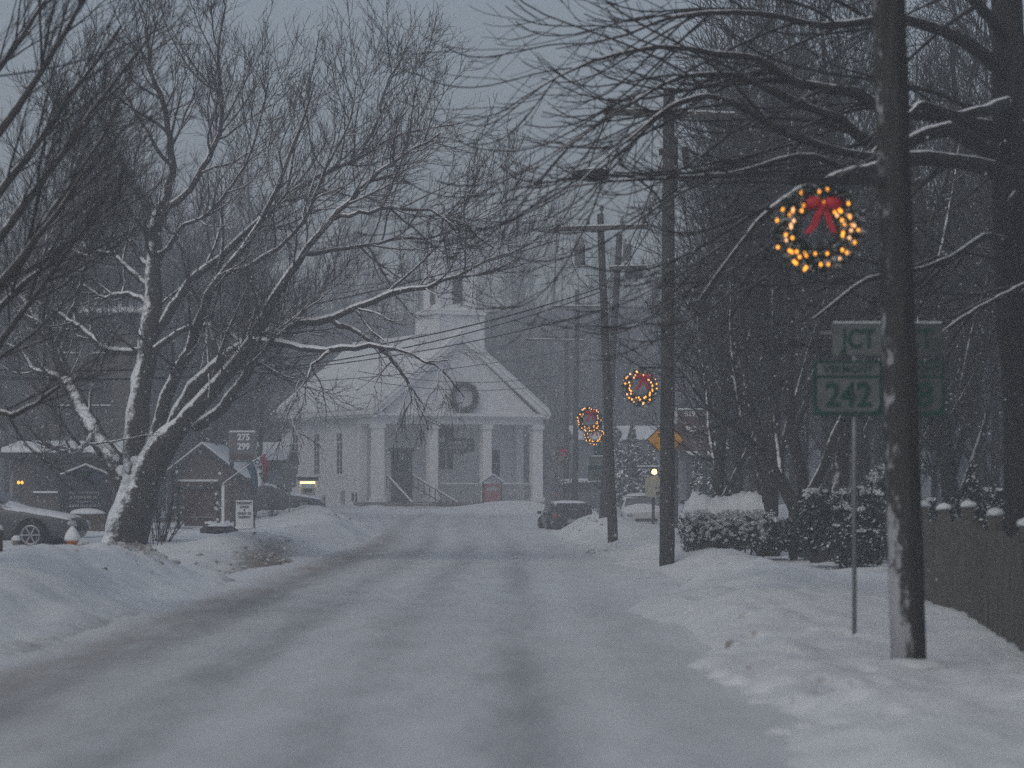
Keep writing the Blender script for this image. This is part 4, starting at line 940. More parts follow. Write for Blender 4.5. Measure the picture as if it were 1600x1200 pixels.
# nearest pole
p1, l1 = pole(1420, 1042, 28, (1372, -560), .165, .145, mat='pole_wood_snowy', label='nearest thick wooden pole with snow stuck on it, before the route signs')
m = MB(); m.bar(Vector(l1(1402, 284)) + Vector((0, -.08, 0)), Vector(l1(1228, 286)) + Vector((0, -.25, 0)), .06, .07); m.bar(Vector(l1(1400, 225)), Vector(l1(1300, 284)) + Vector((0, -.18, 0)), .02); m.build('bracket', 'dark_metal', p1)
rg = random.Random(2); m = MB()
m.blob((-.05, -.08, .12), (.42, .36, .10), rg, .25, 14, 6, flat=True)
m.build('snow_mound', 'snow', p1, True, subsurf=1)
m = MB(); m.tube([Vector(l1(1424 - t * 2.9, 1030 - t * 100)) + Vector((.02, -.172, 0)) for t in range(16)], .008, 5); m.build('ground_wire', 'dark_metal', p1, True)
# second pole with the street lamp
p2, l2 = pole(1042, 890, 64, (1045, 138), .165, .12, 'wooden pole with crossarm and street lamp, standing before the yellow diamond sign')
crossarm(p2, l2(943, 176), l2(1148, 184), .12, (.04, .25, .75, .96))
brace(p2, [(Vector(l2(1008, 183)) + Vector((0, -.18, 0)), Vector(l2(1040, 222)) + Vector((0, -.13, 0))), (Vector(l2(1084, 186)) + Vector((0, -.18, 0)), Vector(l2(1048, 222)) + Vector((0, -.13, 0)))])
m = MB(); m.tube([l2(1036, 320), l2(1022, 300), l2(1000, 282), l2(975, 274), l2(945, 272)], .025, 8); m.tube([l2(1036, 270), l2(1005, 271), l2(960, 270)], .018, 6); arm = m.build('lamp_arm', 'dark_metal', p2, True)
q = l2(924, 273); m = MB(); m.lathe([(.02, -.42), (.09, -.36), (.15, -.1), (.16, .15), (.10, .34), (.03, .38)], q, 10, 'X'); m.build('lamp_head', 'dark_metal', arm, True)
m = MB(); m.tube([l2(1052, 215), l2(1052, 300)], .10, 10); m.tube([l2(1033, 232), l2(1033, 242)], .05, 8); m.build('pole_wrap', 'pole_wood', p2, True)
m = MB(); m.tube([l2(1120, 188), l2(1120, 215)], .06, 8); m.tube([l2(1070, 230), l2(1073, 262)], .07, 8); m.build('cutout', 'dark_metal', p2, True)
m = MB(); m.bar(Vector(l2(1040, 575)), Vector(l2(998, 574)), .04); m.build('bracket', 'dark_metal', p2)
# third (leaning) pole
p3, l3 = pole(958, 855, 90, (938, 334), .155, .10, 'leaning wooden pole with a long snowy crossarm and a hanging transformer')
crossarm(p3, l3(866, 359), l3(1012, 355), .11, (.03, .36, .72, .95))
m = MB(); m.lathe([(.03, 0), (.03, .12), (.07, .14), (.04, .3)], l3(940, 336), 8); m.build('insulator', 'transformer_paint', p3, True)
brace(p3, [(Vector(l3(912, 364)) + Vector((0, -.16, 0)), Vector(l3(937, 382)) + Vector((0, -.1, 0))), (Vector(l3(968, 362)) + Vector((0, -.16, 0)), Vector(l3(942, 382)) + Vector((0, -.1, 0)))])
transformer(p3, Vector(l3(906, 398)) + Vector((0, -.05, 0)), .62)
brace(p3, [(l3(940, 402), l3(908, 402)), (l3(946, 430), l3(914, 430)), (l3(914, 430), l3(940, 445)), (l3(900, 415), l3(930, 418))])
m = MB(); m.tube([l3(908, 386), l3(890, 372), l3(894, 410), l3(905, 435), l3(922, 452), l3(945, 447)], .012, 5); m.build('drop_cable', 'wire', p3)
# fourth pole crossing it
p4, l4 = pole(942, 838, 110, (968, 366), .16, .11, 'wooden pole leaning right behind the long crossarm pole, with two equipment boxes', )
crossarm(p4, l4(952, 420), l4(1010, 418), .11, (.9,))
transformer(p4, Vector(l4(980, 395)) + Vector((0, -.1, 0)), .6)
m = MB(); m.box(Vector(l4(990, 428)) + Vector((0, -.2, 0)), (.62, .2, .35)); m.build('equipment_box', 'dark_metal', p4)
brace(p4, [(l4(962, 470), l4(1000, 468)), (l4(962, 455), l4(990, 425)), (l4(965, 400), l4(985, 408))])
# distant poles
p5, l5 = pole(898, 806, 152, (902, 452), .16, .11, 'hazy slim pole with a snowy crossarm between the church and the crossing poles')
crossarm(p5, l5(862, 480), l5(942, 480), .11, (.04, .3, .7, .96)); brace(p5, [(Vector(l5(885, 483)) + Vector((0, -.15, 0)), Vector(l5(901, 497)) + Vector((0, -.1, 0))), (Vector(l5(918, 483)) + Vector((0, -.15, 0)), Vector(l5(902, 497)) + Vector((0, -.1, 0)))])
p6, l6 = pole(885, 804, 172, (885, 508), .16, .11, 'faintest distant pole nearest to the white church, with one crossarm')
crossarm(p6, l6(822, 531), l6(912, 533), .11, (.04, .96))
for o in (p1, p2, p3, p4, p5, p6): del o['_h']
WG = 'overhead power and phone lines'
def wire(a, c, sag, label, r=.011, n=24):
    a = Vector(a); c = Vector(c); mid = a.lerp(c, .5); o = thing('overhead_wire', label, 'power line', a, 0, WG)
    pts = []
    for i in range(n + 1):
        t = i / n; p = a.lerp(c, t) - a; p.z -= 4 * sag * t * (1 - t); pts.append(p)
    MB().tube(pts, r, 5).build('cable', 'wire', o, True); return o
LF = 'one of the thin dark wires slanting left from the leaning pole across the church front'
wire(P(868, 376, 90), P(-60, 545, 78), .55, 'highest dark wire slanting left from the leaning pole past the belfry', .021)
wire(P(938, 450, 90), P(-60, 575, 76), .85, LF, .021); wire(P(939, 456, 90), P(-60, 585, 76), .95, LF, .018); wire(P(941, 484, 90), P(-60, 590, 76), .72, LF, .016)
wire(P(899, 545, 152), P(-60, 590, 120), .9, 'low distant wire running left from the hazy slim pole behind the branches', .02)
wire(P(884, 585, 172), P(560, 580, 150), .5, 'short faint wire crossing the church gable near its dark wreath', .02)
wire(P(884, 598, 172), P(560, 592, 150), .5, 'lowest faint wire crossing the church gable below another', .02)
LS = 'one of the wires strung along the street between the wooden poles'
for a, c, s_ in ((P(950, 172, 64), P(870, 354, 90), .35), (P(1135, 180, 64), P(1005, 350, 90), .35), (P(1045, 300, 64), P(942, 446, 90), .3), (P(1040, 232, 64), P(948, 440, 90), .35),
                 (P(870, 354, 90), P(864, 477, 152), .6), (P(1005, 350, 90), P(940, 477, 152), .6), (P(945, 480, 90), P(900, 540, 152), .5), (P(900, 540, 152), P(886, 575, 172), .2), (P(864, 477, 152), P(826, 529, 172), .2),
                 (P(1400, 285, 28), P(1046, 276, 64), .2), (P(1396, 20, 28), P(1046, 215, 64), .3), (P(1370, -120, 28), P(1143, 178, 64), .4)): wire(a, c, s_, LS, .015)
wire(P(-40, 122, 34), P(260, 40, 46), .15, 'thick dark cable crossing the upper left corner of the view', .012)

# ------------------------------------------------------------------ route signs
def plate(parent, c, w, h, mat, name='plate', border=None):
    o = MB().box(c, (w, .006, h)).build(name, mat, parent); return o
x, y, z = at(1335, 32); rs = thing('route_sign', 'pair of green and white route shields with junction plates on one thin post', 'road sign', (x, y, z - .1))
s32 = 32 / F
def rl(px, py): return ((px - 1335) * s32, -.03, H0 - (py - HY) * s32 - z + .1)
m = MB(); m.tube([(0, 0, 0), (0, 0, rl(0, 505)[2])], .024, 8); m.build('post', 'galvanised', rs, True)
a = rl(1282, 520); c = rl(1474, 520); m = MB(); m.bar((a[0], -.005, a[2]), (c[0], -.005, c[2]), .03, .03); a = rl(1275, 615); c = rl(1474, 615); m.bar((a[0], -.005, a[2]), (c[0], -.005, c[2]), .03, .03); m.build('crossbar', 'galvanised', rs)
def shield(cx, w, num, word, face='sign_white'):
    p = rl(cx, 607); W_, H_ = w * s32, 86 * s32
    o = plate(rs, p, W_, H_, 'sign_green', 'route_plate')
    MB().box((p[0], p[1] - .006, p[2] + H_ * .345), (W_ * .90, .004, H_ * .21)).build('white_panel', face, o)
    k = W_ * .45; q = H_ * .30; r_ = H_ * .14; cz = p[2] - H_ * .12; pl = []
    for sx, sz, a0 in ((1, -1, -90), (1, 1, 0), (-1, 1, 90), (-1, -1, 180)):
        for i in range(5):
            a = R(a0 + i * 22.5); rr2 = r_ if sz < 0 else r_ * .2; pl.append((p[0] + sx * (k - rr2) + rr2 * math.cos(a), cz + sz * (q - rr2) + rr2 * math.sin(a)))
    MB().prism(pl, p[1] - .008, p[1] - .004).build('white_panel', face, o)
    text(o, num, (p[0], p[1] - .011, cz - .01), H_ * .62, 'sign_green', .92 if len(num) == 3 else 1.0, bold=.008)
    text(o, word, (p[0], p[1] - .011, p[2] + H_ * .345), H_ * .19, 'sign_green', 1.0, bold=.002)
    return o
shield(1325, 108, '242', 'VERMONT'); shield(1431, 88, '58', 'VERMONT', 'sign_white_dull')
for cx in (1341, 1431):
    p = rl(cx, 530); o = plate(rs, p, 82 * s32, 48 * s32, 'sign_white' if cx < 1400 else 'sign_white_dull', 'junction_plate')
    text(o, 'JCT', (p[0], p[1] - .008, p[2] - .005), 48 * s32 * .86, 'sign_green', .80, bold=.006)
    MB().box((p[0], p[1], p[2] + 26 * s32), (80 * s32, .03, .015)).build('snow_cover', 'snow', o)
# yellow warning diamond
x, y, z = at(1040, 92); ds = thing('warning_sign', 'yellow diamond warning sign with a black symbol half hidden behind a pole', 'road sign', (x, y, z - .1))
zz = Z(687, 92) - z + .1; hh = 30 * 92 / F
MB().prism([(-hh, zz), (0, zz - hh), (hh, zz), (0, zz + hh)], -.05, -.04).build('border', 'sign_black', ds)
h2 = hh * .92; fc = MB().prism([(-h2, zz), (0, zz - h2), (h2, zz), (0, zz + h2)], -.056, -.05).build('face', 'sign_yellow', ds)
m = MB(); m.box((0, -.06, zz + .14), (.46, .006, .10)); m.box((0, -.06, zz - .12), (.10, .006, .42)); m.build('symbol', 'sign_black', fc)
m = MB(); m.tube([(0, 0, 0), (0, 0, zz + .4)], .03, 8); m.build('post', 'galvanised', ds)
# distant route sign with arrow plate
x, y, z = at(934, 116); r2 = thing('route_sign', 'small stacked route sign with an arrow plate left of the crossing poles', 'road sign', (x, y, z - .1)); k = 116 / F
def r2l(px, py): return ((px - 934) * k, -.03, H0 - (py - HY) * k - z + .1)
m = MB(); m.tube([(0, 0, 0), (0, 0, r2l(0, 690)[2])], .025, 8); m.build('post', 'galvanised', r2)
plate(r2, r2l(938, 702), 20 * k, 20 * k, 'sign_green', 'green_plate'); o = plate(r2, r2l(934, 720), 26 * k, 13 * k, 'sign_white', 'junction_plate'); p = r2l(934, 720)
o = plate(r2, r2l(934, 739), 30 * k, 24 * k, 'sign_green', 'route_plate'); p = r2l(934, 741); MB().box((p[0], p[1] - .006, p[2] - .02), (27 * k, .004, 15 * k)).build('white_panel', 'sign_white', o); text(o, '242', (p[0], p[1] - .01, p[2] - .02), 15 * k, 'sign_green', .8, bold=.008)
o = plate(r2, r2l(934, 760), 22 * k, 15 * k, 'sign_white', 'arrow_plate'); p = r2l(934, 760); m = MB(); m.bar((p[0] - .12, p[1] - .008, p[2] + .1), (p[0] + .1, p[1] - .008, p[2] - .1), .006, .06); m.prism([(p[0] - .16, p[2] + .13), (p[0] - .15, p[2] - .01), (p[0] - .02, p[2] + .12)], p[1] - .01, p[1] - .006); m.build('arrow', 'sign_black', o)
MB().box((p[0] + .05, -.03, r2l(0, 712.3)[2]), (22 * k, .05, .03)).build('snow_cover', 'snow', r2)

# ------------------------------------------------------------------ price signs, boards, flag, kiosks
def price_sign(label, px0, py0, px1, py1, d, rows, board, pole_px, extra=None, poles=True):
    x = X((px0 + px1) / 2, d); z = g(x, d); k = d / F; o = thing('price_sign', label, 'price sign', (x, d, z - .1))
    w, h = (px1 - px0) * k, (py1 - py0) * k; zc = H0 - ((py0 + py1) / 2 - HY) * k - z + .1
    bd = MB().box((0, 0, zc), (w, .22, h)).build('board', board, o)
    m = MB()
    for s_ in (-1, 1): m.box((s_ * w * .40, 0, (zc - h / 2) / 2), (.14, .14, zc - h / 2))
    m.build('post', 'dark_metal', o)
    for t_, tx, ty, sz in rows: text(bd, t_, ((tx - (px0 + px1) / 2) * k, -.12, H0 - (ty - HY) * k - z + .1), sz * k * 1.25, 'sign_letter', .95, bold=.012)
    MB().box((0, 0, zc + h / 2 + .04), (w * .98, .24, .08)).build('snow_cover', 'snow', bd, bevel=.03)
    return o, bd, k, z
pl_, bd, k, z = price_sign('dark fuel price board reading 275 and 299 beside the striped flag', 358, 676, 400, 722, 118, [('275', 381, 683.5, 11), ('299', 381, 698, 11)], 'grey_board', 0)
m = MB()
for px, py, w_, h_ in ((363, 688, 6, 3), (362, 696, 4, 5), (366, 692, 2, 7)): m.box(((px - 379) * k, -.12, H0 - (py - HY) * k - z + .1), (w_ * k, .012, h_ * k))
m.build('emblem', 'faded_red', bd)
m = MB(); m.box((0, -.12, H0 - (714 - HY) * k - z + .1), (36 * k, .012, 9 * k)); m.build('lower_band', 'brown_wood', bd)
pr_, bd, k, z = price_sign('reddish brown fuel price board with white 303 right of the yellow diamond', 1051, 641, 1107, 705, 112, [('319', 1078, 647, 9), ('303', 1079, 671, 9.5)], 'red_board', 0)
m = MB(); c0 = lambda px, py: ((px - 1079) * k, -.12, H0 - (py - HY) * k - z + .1)
for a, c in (((1086, 691), (1103, 689)), ((1103, 689), (1103, 701)), ((1103, 701), (1086, 702)), ((1086, 702), (1086, 691))):
    m.bar(c0(*a), c0(*c), .012, .03)
m.build('framed_panel', 'faint_letter', bd)
m = MB(); m.box(c0(1055, 652), (6 * k, .012, 20 * k)); m.build('emblem', 'sign_pale', bd)
# sandwich board
x, y, z = at(382, 98); k = 98 / F; sb = thing('sandwich_board', 'white pavement board reading breakfast lunch and takeout, standing in the snow', 'sandwich board', (x, y, z + .02), R(4))
m = MB(); m.prism([(-.29, .10), (.29, .10), (.27, .98), (-.27, .98)], -.10, -.06); fb = m.build('front_panel', 'sign_pale', sb)
m = MB()
for s_ in (-1, 1): m.bar((s_ * .31, -.10, .0), (s_ * .30, -.06, .70), .05); m.bar((s_ * .31, .25, .0), (s_ * .28, .0, .95), .04)
m.box((0, .12, .55), (.5, .03, .8), 0, -.2); m.build('stand', 'dark_paint', sb)
for t_, zz, sz in (('BREAKFAST', .88, .115), ('LUNCH', .76, .11), ('&', .66, .10), ('DINE-IN OR', .55, .10), ('TAKEOUT', .43, .11)): text(fb, t_, (0, -.106, zz), sz, 'dark_green_paint', .8, bold=.004)
MB().blob((0, -.05, .06), (.42, .28, .10), random.Random(4), .2, flat=True).build('snow_cover', 'snow', sb, True)
# snow covered rocks beside it
x, y, z = at(343, 92); o = thing('snowy_rock', 'low dark rock heap capped with snow beside the pavement board', 'rock', (x, y, z)); rg = random.Random(5)
m = MB(); m.blob((0, 0, .10), (.42, .3, .18), rg, .4); m.blob((-.3, .1, .14), (.25, .2, .2), rg, .4); m.build('stone', 'dark_paint', o, False)
m = MB(); m.blob((.02, 0, .22), (.36, .26, .10), rg, .4, flat=True); m.build('snow_cover', 'snow', o, True, subsurf=1); m = MB(); m.blob((-.3, .08, .29), (.2, .18, .09), rg, .3, flat=True); m.build('snow_cover', 'snow', o, True, subsurf=1)
# striped OPEN flag on a slanting staff
k = 112 / F; x, y, z = at(348, 112); fl = thing('open_flag', 'blue white and red flag reading OPEN hanging from a slanted pole', 'flag', (x, y, z))
def fo(px, py, dy=0.0): return ((px - 348) * k, dy, H0 - (py - HY) * k - z)
m = MB(); m.tube([fo(346, 757), fo(384, 729), fo(418, 706)], .022, 6); stf = m.build('staff', 'sign_pale', fl)
m = MB(); m.box((0, .1, fo(0, 757)[2] / 2), (.10, .10, fo(0, 757)[2])); m.build('staff_post', 'white_paint', fl)
def cloth(name, c0_, c1_, mat):
    nu, nv = 7, 10; v = []
    for j in range(nv + 1):
        t = j / nv
        for i in range(nu + 1):
            s_ = i / nu; a = [c0_[0][0] + (c0_[1][0] - c0_[0][0]) * t + 3 * math.sin(t * 3.0), c0_[0][1] + (c0_[1][1] - c0_[0][1]) * t]; c = [c1_[0][0] + (c1_[1][0] - c1_[0][0]) * t + 3 * math.sin(t * 3.0), c1_[0][1] + (c1_[1][1] - c1_[0][1]) * t]
            v.append(fo(a[0] + (c[0] - a[0]) * s_, a[1] + (c[1] - a[1]) * s_, .05 * math.sin(5 * s_ + 4 * t)))
    mb = MB(); mb.add(v, [(j * (nu + 1) + i, j * (nu + 1) + i + 1, (j + 1) * (nu + 1) + i + 1, (j + 1) * (nu + 1) + i) for j in range(nv) for i in range(nu)])
    o = mb.build(name, mat, fl, True); md = o.modifiers.new('s', 'SOLIDIFY'); md.thickness = .012; return o
cloth('blue_stripe', ((383, 727), (395, 763)), ((394, 720), (403, 762)), 'flag_blue'); ws = cloth('white_stripe', ((394, 720), (403, 762)), ((405, 714), (412, 757)), 'flag_white'); cloth('red_stripe', ((405, 714), (412, 757)), ((414, 709), (417, 750)), 'flag_red')
for i, ch_ in enumerate('OPEN'):
    px, py = 402 + i * 3.4, 722 + i * 9.2; q = fo(px, py, -.09); text(ws, ch_, q, .26, 'town_sign_blue', 1.0, rot=(math.pi / 2, R(72), 0), bold=.012)
# town sign board by the tree
x, y, z = at(134, 86); k = 86 / F; ts = thing('town_sign', 'dark painted board with rounded top and pale lines left of the big tree', 'sign board', (x, y, z - .1), R(0))
w2 = 34 * k; z0 = H0 - (806 - HY) * k - z + .1; z1 = H0 - (742 - HY) * k - z + .1; z2 = H0 - (728 - HY) * k - z + .1
bd = MB().prism([(-w2, z0), (w2, z0), (w2, z1), (w2 * .55, z1 + (z2 - z1) * .6), (0, z2), (-w2 * .55, z1 + (z2 - z1) * .6), (-w2, z1)], -.05, .05).build('board', 'town_sign_blue', ts)
m = MB()
for s_ in (-1, 1): m.box((s_ * (w2 + .07), 0, z1 / 2 + .1), (.12, .14, z1 + .2))
m.build('post', 'dark_paint', ts)
m = MB(); rr_ = random.Random(7)
for py, x0, x1, hh in ((770, -.42, .40, .07), (777, -.40, .36, .085), (784, -.2, .2, .05), (790, -.44, .42, .06)):
    xx = x0
    while xx < x1: w_ = rr_.uniform(.03, .07); m.box((xx, -.06, H0 - (py - HY) * k - z + .1), (w_, .015, hh)); xx += w_ + .025
m.build('lettering', 'faint_letter', bd)
m = MB(); m.blob((0, -.06, z1 + .02), (.16, .03, .07), random.Random(1), .1); m.build('crest', 'sign_green', bd)
for s_ in (-1, 1): MB().bar((s_ * w2 * 1.15, 0, z1 + .02), (0, 0, z2 + .05), .16, .05).build('snow_cover', 'snow', ts)
m = MB(); m.box((.1, -.22, z0 - .10), (w2 * 1.8, .45, .26)); pb = m.build('planter', 'brown_wood', ts); MB().blob((.1, -.22, z0 + .06), (w2 * .95, .25, .16), random.Random(2), .12, flat=True).build('snow_cover', 'snow', pb, True, subsurf=1)
# red notice panel with bulbs left of the price board
x, y, z = at(312, 106); k = 106 / F; rn = thing('menu_board', 'dark red roofed notice board strung with white bulbs behind the rocks', 'notice board', (x, y, z - .1))
def rn_(px, py): return ((px - 312) * k, 0, H0 - (py - HY) * k - z + .1)
a = rn_(288, 764); c = rn_(334, 822)
MB().box(((a[0] + c[0]) / 2, 0, (a[2] + c[2]) / 2), (c[0] - a[0], .1, a[2] - c[2])).build('board', 'red_board', rn)
m = MB()
for px in (279, 341): q = rn_(px, 752); m.box((q[0], 0, q[2] / 2), (.11, .11, q[2]))
m.build('post', 'brown_wood', rn)
m = MB(); q = rn_(310, 756); m.box((q[0], 0, q[2]), (72 * k, .5, .12)); rf = m.build('roof', 'brown_wood', rn); MB().box((q[0], 0, q[2] + .105), (62 * k, .46, .09)).build('snow_cover', 'snow', rf, bevel=.03)
for i, (px, py) in enumerate(((338, 772), (340, 786), (339, 796), (340, 812), (277, 738), (344, 740))):
    q = rn_(px, py); MB().lathe([(.001, -.06), (.055, -.03), (.06, .02), (.03, .05), (.001, .06)], (q[0], -.1, q[2]), 8).build('globe_bulb', 'sign_letter', rn, True)
m = MB(); m.box((0, -.06, rn_(0, 808)[2]), (1.0, .014, .05)); m.build('lettering', 'faint_letter', rn)
# grey sign back on a post, by the church corner
x, y, z = at(452, 128); k = 128 / F; o = thing('road_sign', 'blank grey back of a square road sign on a post by the church corner', 'road sign', (x, y, z - .1))
zz = H0 - (746 - HY) * k - z + .1; MB().box((0, 0, zz), (22 * k, .02, 30 * k)).build('plate', 'grey_board', o); m = MB(); m.tube([(0, .03, 0), (0, .03, zz + .45)], .035, 8); m.build('post', 'galvanised', o)
# lit kiosk left of the church
x, y, z = at(481, 146); k = 146 / F; o = thing('lit_kiosk', 'small kiosk with a glowing strip lamp under its dark roof by the church corner', 'kiosk', (x, y, z))
def ko(py): return H0 - (py - HY) * k - z
m = MB(); m.box((0, 0, ko(748)), (32 * k, .7, 5 * k)); ka = m.build('canopy', 'dark_paint', o); MB().box((0, 0, ko(748) + 3.4 * k), (30 * k, .66, 2 * k)).build('snow_cover', 'snow', ka, bevel=.02)
MB().box((0, -.18, ko(754)), (23 * k, .2, 3.2 * k)).build('strip_lamp', 'lamp_warm', o)
m = MB()
for s_ in (-1, 1): m.box((s_ * 12 * k, .2, ko(752) / 2), (.09, .09, ko(752)))
m.build('post', 'white_paint', o)
MB().box((0, .1, ko(768)), (20 * k, .3, 12 * k)).build('pump_cabinet', 'grey_paint', o)
MB().box((0, -.06, ko(766)), (14 * k, .03, 6 * k)).build('display', 'window_dark', o)
x, y, z = at(497, 140); k = 140 / F; o = thing('standing_sign', 'small pale board in a dark frame left of the church', 'sign', (x, y, z))
MB().box((0, 0, .62), (20 * k, .05, 20 * k)).build('board', 'sign_pale', o); m = MB(); m.box((10.5 * k, 0, .5), (.05, .07, 1.1)); m.box((-10.5 * k, 0, .5), (.05, .07, 1.1)); m.box((0, 0, .62 + 10.5 * k), (22 * k, .07, .05)); m.build('frame', 'dark_paint', o)
m = MB()
for zz in (.72, .58): m.box((0, -.03, zz), (9 * k, .01, .07))
m.build('lettering', 'faint_letter', o)
# lamp lit sign on the right
x, y, z = at(1021, 122); k = 122 / F; o = thing('lamp_lit_sign', 'cream hanging board under a glowing round lamp left of the snow capped hedge', 'sign', (x, y, z - .1))
def lo_(px, py): return ((px - 1021) * k, 0, H0 - (py - HY) * k - z + .1)
bd = MB().prism([(lo_(1008, 0)[0], lo_(0, 776)[2]), (lo_(1036, 0)[0], lo_(0, 777)[2]), (lo_(1036, 0)[0], lo_(0, 752)[2]), (lo_(1030, 0)[0], lo_(0, 746)[2]), (lo_(1020, 0)[0], lo_(0, 744)[2]), (lo_(1008, 0)[0], lo_(0, 747)[2])], -.05, .05).build('board', 'cream_board', o)
m = MB(); m.box((lo_(1030, 0)[0], -.06, lo_(0, 771)[2]), (10 * k, .01, 5 * k)); m.box((lo_(1029, 0)[0], -.06, lo_(0, 762)[2]), (11 * k, .01, 2.5 * k)); m.build('lettering', 'dark_paint', bd)
q = lo_(1022, 737); MB().lathe([(.001, -.13), (.10, -.08), (.115, 0), (.08, .08), (.001, .11)], (q[0], -.2, q[2]), 10).build('globe_lamp', 'lamp_warm', o, True)
m = MB(); q = lo_(1013, 731); m.box((q[0], -.1, q[2]), (38 * k, .55, .05)); m.bar((0, .07, 0), (0, .07, q[2]), .12); rf = m.build('roof', 'dark_paint', o); MB().box((q[0], -.1, q[2] + .06), (36 * k, .5, .07)).build('snow_cover', 'snow', rf, bevel=.02)
# hydrant, bollard, edge post
x, y, z = at(113, 52); o = thing('fire_hydrant', 'orange fire hydrant buried in the bank under a pointed snow cap', 'hydrant', (x, y, z - .26)); o.scale = (.82, .82, .82)
m = MB(); m.lathe([(.13, 0), (.13, .1), (.105, .12), (.105, .42), (.13, .44), (.13, .48), (.11, .5), (.08, .6), (.02, .64)], k=14); m.build('barrel', 'hydrant_paint', o, True)
for s_ in (-1, 1): MB().lathe([(.05, 0), (.06, .08), (.06, .11), (.03, .13)] if s_ > 0 else [(.03, -.13), (.06, -.11), (.06, -.08), (.05, 0)], (s_ * .09, 0, .34), 10, 'X').build('outlet_cap', 'dark_metal', o, True)
MB().lathe([(.03, -.13), (.07, -.11), (.07, -.07), (.06, 0)], (0, -.09, .30), 10, 'Y').build('outlet_cap', 'hydrant_paint', o, True)
m = MB(); m.lathe([(.16, .46), (.18, .50), (.165, .58), (.10, .70), (.03, .77), (.001, .78)], k=14); m.build('snow_cover', 'snow', o, True, subsurf=1)
x, y, z = at(25, 55); o = thing('bollard', 'short pale post with a round snow cap before the silver car', 'bollard', (x, y, z - .1))
m = MB(); m.tube([(0, 0, 0), (0, 0, .5)], .06, 10); m.build('post', 'weathered_wood', o, True); m = MB(); m.blob((0, 0, .5), (.085, .085, .085), random.Random(3), .1, flat=True); m.build('snow_cover', 'snow', o, True)
x, y, z = at(-1, 44); o = thing('marker_post', 'dark wooden post cut by the left edge of the view', 'post', (x, y, z - .1)); m = MB(); m.tube([(0, 0, 0), (0, 0, .42)], .05, 8); m.build('post', 'brown_wood', o, True); MB().blob((0, 0, .44), (.06, .06, .05), random.Random(2), .1).build('snow_cover', 'snow', o, True)
